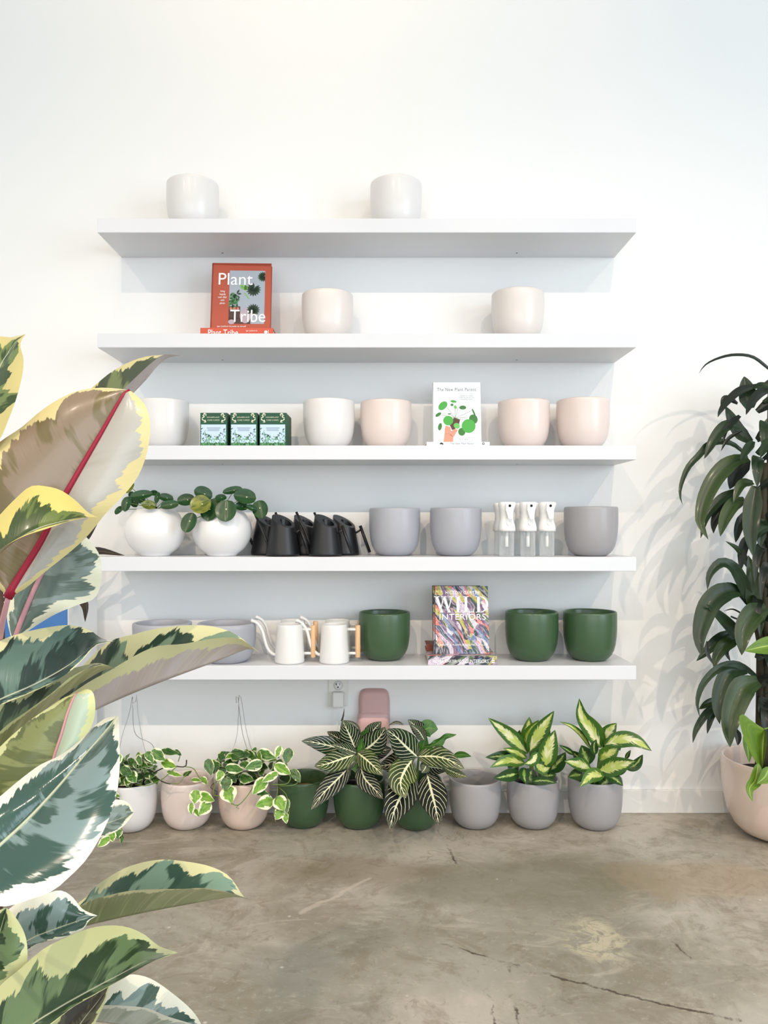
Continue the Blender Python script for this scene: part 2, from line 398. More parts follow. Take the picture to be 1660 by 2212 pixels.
def dieff(name, green, cream, mid, edge=.5):
    t = NT(name); u, v, av = t.uv(); sd = seeded(t)
    s = t.math('MULTIPLY_ADD', av, -.30, u)
    n1 = t.noise(t.comb(t.math('MULTIPLY', s, 30.0), t.math('MULTIPLY', v, 1.5), sd), 1.0, 3, .6)
    n0 = t.noise(t.comb(t.math('MULTIPLY', s, 4.0), v, sd), 1.0, 1)
    ends = t.step(t.math('ABSOLUTE', t.math('MULTIPLY_ADD', u, 2.0, -1.0)), .55, 1.0)
    th = t.math('SUBTRACT', t.math('ADD', t.math('MULTIPLY_ADD', n1, 1.1, edge-.55), t.math('MULTIPLY_ADD', n0, .5, -.25)), t.math('MULTIPLY', ends, .45))
    m = t.step(t.math('SUBTRACT', av, th), -.05, .08)
    c = t.mix(t.step(n0, .4, .6), cream, mid); c = t.mix(m, c, green)
    rib = t.math('SUBTRACT', 1.0, t.step(av, .01, .05)); c = t.mix(t.math('MULTIPLY', rib, .5), c, srgb(190, 204, 120))
    t.bump(n1, .15, .002)
    return t.fin(c, .36, .5, .08)
M['dieff'] = dieff('dumb_cane_leaf', srgb(50, 92, 22), srgb(222, 220, 176), srgb(176, 192, 96), .46)
M['dieff_dark'] = dieff('dumb_cane_dark_leaf', srgb(30, 66, 20), srgb(176, 194, 116), srgb(110, 142, 62), .16)
M['dieff_lime'] = dieff('dumb_cane_lime_leaf', srgb(66, 106, 26), srgb(206, 208, 130), srgb(156, 174, 70), .42)
def pothos(name, green, green2, cream, edge):
    t = NT(name); u, v, av = t.uv(); sd = seeded(t)
    n = t.noise(t.comb(t.math('MULTIPLY', u, 3.0), t.math('MULTIPLY', v, 1.6), sd), 1.0, 3, .6)
    m = t.step(t.math('ADD', t.math('MULTIPLY', av, .75), n), edge, edge+.05)
    c = t.mix(t.step(t.noise(t.comb(u, v, sd), 4.0, 2), .4, .6), green, green2)
    return t.fin(t.mix(m, c, cream), .4, .5, .05)
M['pothos'] = pothos('pothos_leaf', srgb(50, 96, 32), srgb(92, 136, 50), srgb(232, 234, 196), 1.02)
M['pothos_green'] = pothos('pothos_green_leaf', srgb(40, 78, 32), srgb(74, 112, 50), srgb(206, 214, 160), 1.14)
M['pothos_lime'] = pothos('pothos_lime_leaf', srgb(92, 140, 36), srgb(124, 166, 48), srgb(240, 238, 200), .98)
def plain(name, a, b, rough=.3, dot=False, rib=None, st=40.0):
    t = NT(name); u, v, av = t.uv(); sd = seeded(t)
    c = t.mix(t.step(t.noise(t.comb(u, v, sd), 2.2, 3), .35, .65), a, b)
    ln = t.noise(t.comb(t.math('MULTIPLY', v, st*.35), t.math('MULTIPLY', u, 1.5), sd), 1.0, 2)
    c = t.mix(t.math('MULTIPLY', t.step(ln, .5, .7), .25), c, tuple(min(1, x*1.7) for x in b[:3])+(1,))
    if rib: c = t.mix(t.math('MULTIPLY', t.math('SUBTRACT', 1.0, t.step(av, .02, .08)), .7), c, rib)
    if dot:
        d = t.math('SQRT', t.math('ADD', t.math('POWER', t.math('SUBTRACT', u, .42), 2.0), t.math('POWER', t.math('MULTIPLY', v, .5), 2.0)))
        c = t.mix(t.math('SUBTRACT', 1.0, t.step(d, .02, .045)), c, srgb(200, 214, 170))
    return t.fin(c, rough, .4, .06)
M['pilea'] = plain('coin_leaf', srgb(18, 54, 24), srgb(32, 76, 30), .36, True)
M['pilea_olive'] = plain('coin_leaf_olive', srgb(60, 80, 24), srgb(128, 132, 46), .28, True)
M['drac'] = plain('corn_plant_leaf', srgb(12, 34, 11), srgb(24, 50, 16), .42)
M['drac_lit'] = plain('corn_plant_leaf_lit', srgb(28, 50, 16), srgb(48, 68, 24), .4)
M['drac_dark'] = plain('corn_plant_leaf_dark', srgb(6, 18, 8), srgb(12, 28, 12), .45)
M['lime'] = plain('arrow_leaf', srgb(84, 116, 30), srgb(104, 134, 44), .4, False, srgb(190, 208, 96))
M['burgundy'] = plain('dark_rubber_leaf', srgb(34, 26, 20), srgb(56, 44, 34), .35)
# ================================================================ room
def slab(name, boxes, mat, kind='structure', bev=0):
    b = MB()
    for q in boxes: b.box(*q, bev=bev)
    o = b.build(name, mat); o['kind'] = kind; return o
H = 4.9
slab('floor', [(-3.6, 4.1, -8.1, .12, -.12, 0)], M['concrete'])
slab('wall_back', [(-3.6, 4.1, 0, .12, 0, H)], M['wall'])
slab('ceiling', [(-3.6, 4.1, -8.1, .12, H, H+.12)], M['ceiling'])
slab('wall_left', [(-3.6, -3.5, -8.1, 0, 0, H)], M['wall'])
# right wall with a tall window opening
wy0, wy1, wz0, wz1 = -6.3, -2.5, .6, 3.3
slab('wall_right', [(4.0, 4.1, wy1, 0, 0, H), (4.0, 4.1, -8.1, wy0, 0, H), (4.0, 4.1, wy0, wy1, 0, wz0), (4.0, 4.1, wy0, wy1, wz1, H)], M['wall'])
fx0, fx1, fz0, fz1 = -3.1, 3.4, .15, 2.6
slab('wall_front', [(-3.6, fx0, -8.1, -8.0, 0, H), (fx1, 4.1, -8.1, -8.0, 0, H), (fx0, fx1, -8.1, -8.0, 0, fz0), (fx0, fx1, -8.1, -8.0, fz1, H)], M['wall'])
slab('window_1', [(4.0, 4.08, wy0, wy0+.06, wz0, wz1), (4.0, 4.08, wy1-.06, wy1, wz0, wz1), (4.0, 4.08, wy0, wy1, wz0, wz0+.06), (4.0, 4.08, wy0, wy1, wz1-.06, wz1), (4.02, 4.06, -4.33, -4.27, wz0, wz1)], M['black'])
slab('window_2', [(fx0, fx0+.06, -8.08, -8, fz0, fz1), (fx1-.06, fx1, -8.08, -8, fz0, fz1), (fx0, fx1, -8.08, -8, fz0, fz0+.06), (fx0, fx1, -8.08, -8, fz1-.06, fz1), (.12, .18, -8.06, -8.02, fz0, fz1)], M['black'])
slab('baseboard_back', [(-3.5, 4.0, -.014, -.0005, .0, .088)], M['trim'], bev=.002)

# ---------------------------------------------------------------- light
def area(name, loc, rot, sx, sy, power, col, spread=math.pi):
    l = bpy.data.lights.new(name, 'AREA'); l.shape = 'RECTANGLE'; l.size = sx; l.size_y = sy; l.energy = power; l.color = col; l.spread = spread
    o = bpy.data.objects.new(name, l); C.objects.link(o); o.location = loc; o.rotation_euler = rot; return o
area('daylight_side_window', (3.96, (wy0+wy1)/2, (wz0+wz1)/2), (0, math.radians(90), 0), wz1-wz0, wy1-wy0, LP_SIDE, (.76, .88, 1.0))
area('daylight_shop_front', ((fx0+fx1)/2, -7.96, (fz0+fz1)/2), (math.radians(90), 0, 0), fx1-fx0, fz1-fz0, LP_FRONT, (.94, .97, 1.0))
for i, x in enumerate((-2.87, -.998, 1.2, 3.0)):
    l = bpy.data.lights.new('track_spot', 'SPOT'); l.energy = LP_SPOT; l.color = (1, .82, .64); l.spot_size = math.radians(56); l.spot_blend = 1.0; l.shadow_soft_size = .03
    o = bpy.data.objects.new('track_spot', l); C.objects.link(o); o.location = (x, -4.81, 4.51)
    d = Vector((x*.55, -.5, .15)) - o.location; o.rotation_euler = d.to_track_quat('-Z', 'Y').to_euler()
# the lamp that pools warm light high on the wall
for x, tx, tz in ((-.7, -.7, 3.1), (.05, .05, 3.1)):
    l = bpy.data.lights.new('wall_washer', 'SPOT'); l.energy = LP_WASH; l.color = (1, .70, .40); l.spot_size = math.radians(64); l.spot_blend = 1; l.shadow_soft_size = .06
    o = bpy.data.objects.new('wall_washer', l); C.objects.link(o); o.location = (x, -1.35, 4.7)
    d = Vector((tx, 0, tz)) - o.location; o.rotation_euler = d.to_track_quat('-Z', 'Y').to_euler()
w = bpy.data.worlds.new('sky'); bpy.context.scene.world = w; w.use_nodes = True
w.node_tree.nodes['Background'].inputs[0].default_value = (.75, .86, 1, 1); w.node_tree.nodes['Background'].inputs[1].default_value = 1.0

# ---------------------------------------------------------------- camera
cd = bpy.data.cameras.new('camera'); cam = bpy.data.objects.new('camera', cd); C.objects.link(cam)
cam.location = (0, CAMY, CZ); cam.rotation_euler = (math.radians(90), 0, 0)
cd.sensor_fit = 'VERTICAL'; cd.sensor_height = 24; cd.lens = 24*F/2212
cy_ = bpy.context.scene.cycles; cy_.max_bounces = 7; cy_.diffuse_bounces = 4; cy_.glossy_bounces = 3; cy_.transparent_max_bounces = 12; cy_.caustics_reflective = False; cy_.caustics_refractive = False; cy_.use_adaptive_sampling = True; cy_.adaptive_threshold = .025
cd.shift_y = 31/2212; cd.shift_x = 8/2212; cd.clip_start = .05
bpy.context.scene.camera = cam
vs = bpy.context.scene.view_settings; vs.view_transform = 'Standard'; vs.look = 'None'; vs.exposure = EXPO; vs.gamma = 1; vs.use_curve_mapping = False

# ================================================================ shelves
SZ = [2.185, 1.780, 1.385, .992, .609]
def_lab = ['topmost white floating shelf, holding two white pots only', 'second white floating shelf from the top, under the orange book',
    'middle white floating shelf carrying the green card boxes', 'white floating shelf carrying the black watering cans and spray bottles',
    'lowest white floating shelf, carrying the white watering cans and green pots']
sh_mb = MB().box(-.998, .903, -.26, 0, -.05, 0, bev=.0018)
for i, z in enumerate(SZ):
    if i == 0: s0 = sh_mb.build('floating_shelf', M['shelf'], local=True); sh = s0
    else: sh = s0.copy(); C.objects.link(sh)
    sh.location = (0, -.0005, z); tag(sh, def_lab[i], 'shelf', 'white floating shelves on the wall')
    if i < 3:
        for x in (-.598, .517):
            MB().lathe([(.0, -.0503), (.0035, -.0503), (.0035, -.0498)], 12, c=(x, -.052, z)).build('screw_hole', M['dark_hole'], sh)

# ================================================================ pots
POT = [(0, 0), (.050, 0), (.0555, .0018), (.066, .009), (.0765, .021), (.0845, .037), (.090, .058), (.0935, .085), (.095, .112), (.0952, .14), (.0948, .167), (.094, .1725), (.0915, .1750), (.0885, .1740), (.0872, .170), (.0868, .14), (.086, .10), (.080, .05), (.066, .022), (.04, .014), (0, .014)]
_pots = {}
def pot(px, D, z, m, label, group, s=1.0, name='plant_pot', X=None):
    key = m
    if key not in _pots:
        mb = MB().lathe(catprof(POT), 56); o = mb.build(name, M[m], local=True); _pots[key] = o
    else:
        o = _pots[key].copy(); C.objects.link(o)
    o.name = name
    o.location = (XZ(px, D) if X is None else X, CAMY+D, z+.0004); o.scale = (s, s, s)
    return tag(o, label, 'plant pot', group)
def catprof(pr): return pr
G1 = 'pots on the top two shelves'; G3 = 'pots on the middle shelf'; G4 = 'pots on the watering can shelf'; G5 = 'green pots on the lowest shelf'; GF = 'pots standing along the floor'
pot(417, 2.93, SZ[0], 'white_ceramic', 'white ceramic pot at the left end of the topmost shelf', G1)
pot(856, 2.93, SZ[0], 'white_ceramic', 'white ceramic pot in the middle of the topmost shelf', G1)
pot(708, 2.94, SZ[1], 'warm_white_ceramic', 'off-white ceramic pot beside the standing orange book', G1)
pot(1119, 2.93, SZ[1], 'warm_white_ceramic', 'off-white ceramic pot alone on the right of the second shelf', G1, 1.01)
pot(352, 2.93, SZ[2], 'white_ceramic', 'white pot left of the green card boxes, half behind a large leaf', G3)
pot(711, 2.93, SZ[2], 'white_ceramic', 'white pot between the green card boxes and a blush pot', G3)
pot(834, 2.95, SZ[2], 'blush_ceramic', 'pale blush pot directly left of the white plant book', G3)
pot(1132, 2.94, SZ[2], 'rosy', 'blush pink pot directly right of the white plant book', G3) if 0 else pot(1132, 2.94, SZ[2], 'blush_ceramic', 'blush pink pot directly right of the white plant book', G3)
pot(1260, 2.92, SZ[2], 'blush_ceramic', 'blush pink pot at the right end of the middle shelf', G3, 1.01)
pot(853, 2.95, SZ[3], 'cool_grey_ceramic', 'grey pot next to the black watering cans', G4)
pot(985, 2.93, SZ[3], 'cool_grey_ceramic', 'grey pot directly left of the spray bottles', G4)
pot(1277, 2.91, SZ[3], 'grey_ceramic', 'grey pot right of the spray bottles, at the shelf end', G4, 1.02)
pot(831, 2.94, SZ[4], 'green_ceramic', 'dark green pot beside the wooden-handled white watering cans', G5)
pot(1149, 2.93, SZ[4], 'green_ceramic', 'dark green pot right of the striped book, inner one of the pair', G5, 1.02)
pot(1275, 2.93, SZ[4], 'green_ceramic', 'dark green pot at the right end of the lowest shelf', G5, 1.02)
pot(283, 2.90, 0, 'white_ceramic', 'white floor pot holding the leftmost trailing plant', GF)
pot(405, 2.925, 0, 'blush_ceramic', 'empty pale pink floor pot between two trailing plants', GF)
pot(528, 2.925, 0, 'rose_ceramic', 'glossy pink floor pot under the middle trailing plant', GF)
pot(656, 2.94, 0, 'green_ceramic', 'green floor pot with an orange brown liner inside', GF)
pot(776, 2.93, 0, 'green_ceramic', 'green floor pot under the left zebra-striped plant', GF)
pot(899, 2.92, 0, 'green_ceramic', 'green floor pot under the right zebra-striped plant', GF)
pot(1027, 2.93, 0, 'grey_ceramic', 'empty grey floor pot right of the zebra-striped plants', GF)
pot(1152, 2.93, 0, 'grey_ceramic', 'grey floor pot holding the left cream-centred leafy plant', GF)
pot(1286, 2.92, 0, 'grey_ceramic', 'grey floor pot at the right end of the floor row', GF, 1.03)
# brown liner in the green floor pot
o = MB().lathe([(0, 0), (.083, 0), (.083, .004), (.075, .007), (0, .006)], 32).build('pot_liner', M['coir'], local=True)
o.location = (XZ(656, 2.94), CAMY+2.94, .118); tag(o, 'orange brown fibre disc lying inside the open green floor pot', 'pot liner')
# globe pots
gp = []
for k in range(25):
    a = math.radians(-62 + 113*k/24); gp.append((.108*math.cos(a), .0925+.1*math.sin(a)))
gprof = [(0, 0), (.052, 0), (.054, .003)] + gp[1:] + [(.0655, .1715), (.062, .168)] + [(.102*math.cos(math.radians(a)), .0925+.094*math.sin(math.radians(a))) for a in range(48, -66, -8)] + [(0, .010)]
g0 = MB().lathe(gprof, 64).build('globe_pot', M['globe_ceramic'], local=True); g0.location = (XZ(335.5, 2.91), CAMY+2.91, SZ[3]+.0004)
g1 = g0.copy(); C.objects.link(g1); g1.location = (XZ(480, 2.91), CAMY+2.91, SZ[3]+.0004)
tag(g0, 'round white globe pot nearer the left end of its shelf', 'plant pot', 'round white globe pots'); tag(g1, 'round white globe pot beside the black watering cans', 'plant pot', 'round white globe pots')
# low bowls
bp = [(0, 0), (.066, 0), (.071, .002), (.085, .014), (.096, .034), (.102, .058), (.105, .09), (.106, .125), (.1055, .137), (.103, .140), (.095, .140), (.0925, .137), (.092, .12), (.090, .06), (.075, .02), (0, .012)]
for px, D, lab in ((351, 2.90, 'low wide grey bowl planter at the left of the lowest shelf'), (490.5, 2.895, 'low wide grey bowl planter beside the white watering cans')):
    o = MB().lathe(bp, 56).build('bowl_planter', M['cool_grey_ceramic'], local=True); o.location = (XZ(px, D), CAMY+D, SZ[4]+.0004)
    tag(o, lab, 'plant pot', 'low grey bowl planters')
# large pink planter
pp = [(0, 0), (.085, 0), (.098, .003), (.128, .018), (.152, .045), (.170, .085), (.182, .14), (.1885, .20), (.190, .25), (.1895, .270), (.187, .275), (.181, .275), (.178, .270), (.176, .24), (.172, .2)]
PLX, PLY = XZ(1682, 2.83), CAMY+2.83
pl = empty('large_planter', (PLX, PLY, .0004), 'large glossy pink planter on the floor at the right edge', 'plant pot')
MB().lathe([(r, z) for r, z in pp] + [(.12, .05), (0, .04)], 72).build('planter_body', M['rose_ceramic'], pl, local=True)
# ================================================================ black watering cans
def can_body(mb):
    seg = 48; r0, r1 = .0625, .0385; v = []; f = []
    nrm = Vector((math.sin(math.radians(26)), -math.sin(math.radians(15)), math.cos(math.radians(32)))).normalized(); pc = Vector((0, 0, .129))
    def rz(z): return r0 + (r1-r0)*min(1, z/.14)
    rings = [(0.0,), (.002,)]
    for j in range(14):
        s = j/13
        for i in range(seg):
            a = 2*math.pi*i/seg
            # height of the slanted cut along this generator
            lo, hi = 0, .2
            for _ in range(24):
                z = (lo+hi)/2; p = Vector((rz(z)*math.cos(a), rz(z)*math.sin(a), z))
                if (p-pc).dot(nrm) > 0: hi = z
                else: lo = z
            z = lo*s; r = rz(z) - (.003 if j == 0 else 0); v.append((r*math.cos(a), r*math.sin(a), z))
    for j in range(13):
        for i in range(seg):
            k = (i+1) % seg; f.append((j*seg+i, j*seg+k, (j+1)*seg+k, (j+1)*seg+i))
    f.append(tuple(reversed(range(seg)))); mb.add(v, f)
    top = [Vector(v[13*seg+i]) for i in range(seg)]
    # slanted lid with an eye-shaped filling hole on its lower half
    cen = sum(top, Vector())/seg; hole = cen + Vector((.014, -.003, 0)); hole.z -= (hole-pc).dot(nrm)/nrm.z
    inn = [hole + (p-hole)*(.62 if p.x > cen.x-.01 else .45) for p in top]; low = [p + Vector((0, 0, -.05)) for p in inn]
    v = top + inn + low; f = []
    for i in range(seg):
        k = (i+1) % seg; f += [(i, k, seg+k, seg+i), (seg+i, seg+k, 2*seg+k, 2*seg+i)]
    mb.add(v, f, False)
    return low
bc = empty('watering_can', (0, 0, 0))
mb = MB(); low = can_body(mb); mb.build('can_body', M['black'], bc, local=True)
MB().add([tuple(p+Vector((0, 0, .001))) for p in low], [tuple(range(len(low)))], False).build('filling_hole', M['dark_hole'], bc, local=True)
MB().tube([(-.050, 0, .030), (-.066, 0, .062), (-.084, 0, .105), (-.1105, 0, .160)], [.0058, .0052, .0048, .0045], 10).build('spout', M['black'], bc, local=True)
h = MB(); h.tube([(.064, 0, .110), (.100, 0, .010)], .0058, 12); h.tube([(.043, 0, .080), (.068, 0, .096)], .0038, 8); h.build('handle', M['black'], bc, local=True)
spots = [(611, 2.880, 'front', 'black watering can in front row, nearest the globe pot'), (703, 2.880, 'front', 'black watering can in the front row, second from the globe pot'),
         (577.5, 2.99, 'back', 'black watering can half hidden behind the globe pot plant'), (658, 2.99, 'back', 'black watering can in the back row between two front cans'),
         (742, 2.99, 'back', 'rightmost black watering can, its bare handle towards the grey pot')]
for i, (px, D, row, lab) in enumerate(spots):
    o = bc if i == 0 else copy_thing(bc)
    o.location = (XZ(px, D), CAMY+D, SZ[3]+.0004); o.rotation_euler = (0, 0, math.radians(-13 if row == 'front' else -4))
    tag(o, lab, 'watering can', 'black watering cans on the shelf')
# ================================================================ white watering cans
wc = empty('enamel_watering_can', (0, 0, 0))
MB().lathe([(0, 0), (.049, 0), (.0525, .003), (.0535, .008), (.0525, .03), (.0495, .08), (.0465, .128), (.0452, .137), (.0435, .1395), (.0418, .137), (.0425, .12), (.047, .02), (0, .012)], 48).build('can_body', M['white_metal'], wc, local=True)
MB().tube(catmull([(-.048, 0, .026), (-.064, 0, .033), (-.080, 0, .052), (-.090, 0, .082), (-.098, 0, .112), (-.112, 0, .136), (-.126, 0, .147), (-.139, 0, .151)], 28), [.0058]*24+[.0056, .0062, .0072, .0080], 12).build('spout', M['white_metal'], wc, local=True)
MB().tube([(.043, 0, .119), (.087, 0, .119)], .0052, 12).build('handle_rod', M['white_metal'], wc, local=True)
MB().tube([(.050, 0, .033), (.087, 0, .033)], .0052, 12).build('handle_rod', M['white_metal'], wc, local=True)
MB().lathe([(0, .018), (.008, .018), (.0092, .020), (.0092, .132), (.008, .134), (0, .134)], 20, c=(.085, 0, 0)).build('wooden_grip', M['wood'], wc, local=True)
for i, (px, D, lab) in enumerate([(626, 2.866, 'white wooden-handled watering can in front, beside the grey bowl'), (722.5, 2.866, 'white wooden-handled watering can in front, beside the green pot'),
                                  (633, 2.982, 'white watering can hidden behind the left front one'), (729, 2.982, 'white watering can hidden behind the right front one')]):
    o = wc if i == 0 else copy_thing(wc)
    o.location = (XZ(px, D), CAMY+D, SZ[4]+.0004); o.rotation_euler = (0, 0, math.radians((0, 0, 3, 8)[i]))
    tag(o, lab, 'watering can', 'white watering cans with wooden handles')
# ================================================================ spray bottles
sb = empty('spray_bottle', (0, 0, 0))
MB().lathe([(0, .001), (.0245, .001), (.0265, .003), (.0265, .092)], 40).build('bottle_body', M['clear'], sb, local=True)
MB().lathe([(0, .034), (.0055, .034), (.0065, .036), (.0065, .09), (0, .09)], 16).build('pump_tube', M['white_plastic'], sb, local=True)
hd = MB(); rows = []
# head: lofted body leaning slightly back, waisted in the middle
sect = [(.090, .030, .030, 0), (.100, .030, .029, 0), (.115, .028, .026, .001), (.132, .024, .022, .003), (.150, .023, .021, .003), (.168, .026, .023, 0), (.184, .031, .024, -.003), (.192, .031, .023, -.004), (.195, .028, .020, -.004)]
v = []; f = []; sg = 32
for z, rx, ry, oy in sect:
    for i in range(sg):
        a = 2*math.pi*i/sg; ca, sa = math.cos(a), math.sin(a); e = .75
        v.append((rx*math.copysign(abs(ca)**e, ca), oy+ry*math.copysign(abs(sa)**e, sa), z))
for j in range(len(sect)-1):
    for i in range(sg):
        k = (i+1) % sg; f.append((j*sg+i, j*sg+k, (j+1)*sg+k, (j+1)*sg+i))
f.append(tuple(reversed(range(sg)))); f.append(tuple((len(sect)-1)*sg+i for i in range(sg))); hd.add(v, f)
hd.build('spray_head', M['white_plastic'], sb, local=True)
tr = MB(); tr.box(-.0145, .0145, -.034, -.018, .160, .190, bev=.004)
tr.add([(-.013, -.033, .165), (.013, -.033, .165), (.009, -.040, .135), (-.007, -.040, .135), (-.013, -.024, .165), (.013, -.024, .165), (.009, -.033, .135), (-.007, -.033, .135)], [(0, 1, 2, 3), (7, 6, 5, 4), (0, 3, 7, 4), (1, 5, 6, 2), (3, 2, 6, 7), (0, 4, 5, 1)], False)
tr.build('trigger', M['white_plastic'], sb, local=True)
RX = Matrix.Rotation(math.radians(90), 4, 'X')
MB().lathe([(0, 0), (.0046, 0), (.0046, .0015), (0, .0015)], 20, M=RX, c=(0, -.0350, .181)).build('nozzle', M['dark_hole'], sb, local=True)
arc = [(.0085*math.cos(math.radians(a)), -.0275, .122+.012*math.sin(math.radians(a))) for a in range(180, 361, 15)]
MB().tube([(-.0085, -.0270, .134)]+arc+[(.0085, -.0270, .134)], .0013, 6).build('trigger_guard', M['plate'], sb, local=True)
for i, (px, D, lab) in enumerate([(1095, 2.855, 'clear spray bottle with white head, front left of the group'), (1141, 2.855, 'clear spray bottle with white head, front centre of the group'), (1182, 2.855, 'clear spray bottle with white head, front right beside the grey pot'),
                                  (1084, 2.952, 'spray bottle half hidden behind the front left one'), (1128, 2.952, 'spray bottle half hidden behind the front centre one'), (1170, 2.952, 'spray bottle half hidden behind the front right one')]):
    o = sb if i == 0 else copy_thing(sb)
    o.location = (XZ(px, D), CAMY+D, SZ[3]+.0004); o.rotation_euler = (0, 0, math.radians(10 if i < 3 else 4))
    tag(o, lab, 'spray bottle', 'spray bottles on the shelf')
# ================================================================ printed things
M['slate_ink'] = flatmat('slate_ink', srgb(78, 92, 104), .5)
class Fr:
    """a flat face: origin at its lower left, u right, v up, n out of the face (metres)"""
    def __init__(s, O, U, V): s.O = Vector(O); s.U = Vector(U).normalized(); s.V = Vector(V).normalized(); s.N = s.U.cross(s.V).normalized()
    def __call__(s, u, v, n=0): return s.O + s.U*u + s.V*v + s.N*n
def flat(name, polys, fr, n, mat, parent):
    v = []; f = []
    for p in polys:
        k = len(v); v += [fr(a, b, n) for a, b in p]; f.append(tuple(range(k, k+len(p))))
    return mesh(name, v, f, mat, parent, False)
def text(name, body, fr, u, v, width, mat, parent, n=.0005, height=None, spacing=1.0, lean=0):
    cu = bpy.data.curves.new('t', 'FONT'); cu.body = body; cu.size = 1; cu.space_character = spacing; cu.resolution_u = 4; cu.space_line = 1.1; cu.align_x = 'CENTER' if '\n' in body else 'LEFT'
    ob = bpy.data.objects.new('t', cu); C.objects.link(ob); bpy.context.view_layer.update()
    me = ob.to_mesh(); vs = [x.co.copy() for x in me.vertices]; fs = [tuple(p.vertices) for p in me.polygons]; ob.to_mesh_clear()
    bpy.data.objects.remove(ob); bpy.data.curves.remove(cu)
    x0 = min(p.x for p in vs); x1 = max(p.x for p in vs); y0 = min(p.y for p in vs); y1 = max(p.y for p in vs)
    sx = width/(x1-x0); sy = height/(y1-y0) if height else sx
    return mesh(name, [fr(u+(p.x-x0)*sx, v+(p.y-y0)*sy, n) for p in vs], fs, mat, parent, False)
def rect(x0, x1, y0, y1): return [(x0, y0), (x1, y0), (x1, y1), (x0, y1)]
def ell(cx, cy, a, b, rot=0, n=18, wob=0, sd=0):
    rr = random.Random(sd); c, s = math.cos(rot), math.sin(rot); o = []
    for i in range(n):
        t = 2*math.pi*i/n; k = 1+wob*(rr.random()-.5); x, y = a*math.cos(t)*k, b*math.sin(t)*k; o.append((cx+x*c-y*s, cy+x*s+y*c))
    return o
def leafp(x, y, L, w, ang, n=7):
    c, s = math.cos(ang), math.sin(ang); o = []
    for i in range(n+1): t = i/n; o.append((t*L, math.sin(math.pi*t)*w/2))
    for i in range(n-1, 0, -1): t = i/n; o.append((t*L, -math.sin(math.pi*t)*w/2))
    return [(x+a*c-b*s, y+a*s+b*c) for a, b in o]
def clip(poly, x0, x1, y0, y1):
    for ax, lim, sg in ((0, x0, 1), (0, x1, -1), (1, y0, 1), (1, y1, -1)):
        out = []
        for i, a in enumerate(poly):
            b = poly[(i+1) % len(poly)]; ia = (a[ax]-lim)*sg >= 0; ib = (b[ax]-lim)*sg >= 0
            if ia: out.append(a)
            if ia != ib:
                t = (lim-a[ax])/(b[ax]-a[ax]); out.append((a[0]+t*(b[0]-a[0]), a[1]+t*(b[1]-a[1])))
        poly = out
        if len(poly) < 3: return []
    return poly
def clips(ps, *r): return [q for q in (clip(p, *r) for p in ps) if len(q) >= 3]
def book(name, fr, w, h, th, cover, label, group, spine_mat=None, standing=True):
    """fr = front cover face for a standing book; for a lying one fr = its spine face (w long, th high) and h = its depth"""
    base = fr(w/2, 0, -(th if standing else h)/2)
    root = empty(name, base, label, 'book', group)
    def bx(mb, u0, u1, v0, v1, n0, n1):
        v = [fr(a, b, c) for c in (n0, n1) for b in (v0, v1) for a in (u0, u1)]
        mb.add(v, [(0, 2, 3, 1), (4, 5, 7, 6), (0, 1, 5, 4), (2, 6, 7, 3), (0, 4, 6, 2), (1, 3, 7, 5)], False)
    c = MB(); g = .0028
    if standing:
        bx(c, 0.006, w, 0, h, -g, 0); bx(c, 0.006, w, 0, h, -th, -th+g)
        prof = [fr(.007*(1-math.cos(a))*.9, 0, 0) for a in (0,)]
        n = 8; v = []; f = []
        for k in range(n+1):
            a = math.pi*k/n; v += [fr(.006-.005*math.sin(a), 0, -th/2+th/2*math.cos(a)), fr(.006-.005*math.sin(a), h, -th/2+th/2*math.cos(a))]
        for k in range(n): f.append((2*k, 2*k+2, 2*k+3, 2*k+1))
        f.append(tuple(2*k for k in range(n+1))); f.append(tuple(2*k+1 for k in range(n, -1, -1))); c.add(v, f)
        p = MB(); bx(p, .007, w-.004, .003, h-.003, -th+g, -g)
    else:
        bx(c, 0, w, 0, g, -h, 0); bx(c, 0, w, th-g, th, -h, 0); bx(c, 0, w, g, th-g, -g, 0)
        p = MB(); bx(p, .003, w-.003, g, th-g, -h+.004, -g)
    c.build('cover', cover, root); p.build('pages', M['paper'], root)
    return root
def px_frame(x0, ybot, Db, ytop, Dt, rx=0):
    """face through two image points (lower left, upper left), horizontal edge along x (turned a little by rx)"""
    O = P(x0, ybot, Db); T = P(x0, ytop, Dt); V = T-O; V.x = 0
    return Fr(O, (math.cos(rx), math.sin(rx), 0), V), V.length
ORANGE = flatmat('orange_cover', srgb(172, 74, 52), .45, .4, 0, .03); ORL = flatmat('orange_spine', srgb(202, 84, 60), .45, .4, 0, .03)
G_D = flatmat('print_dark_green', srgb(26, 58, 40), .5, .4); G_M = flatmat('print_mid_green', srgb(66, 128, 74), .5, .4); G_L = flatmat('print_light_green', srgb(122, 184, 88), .5, .4)
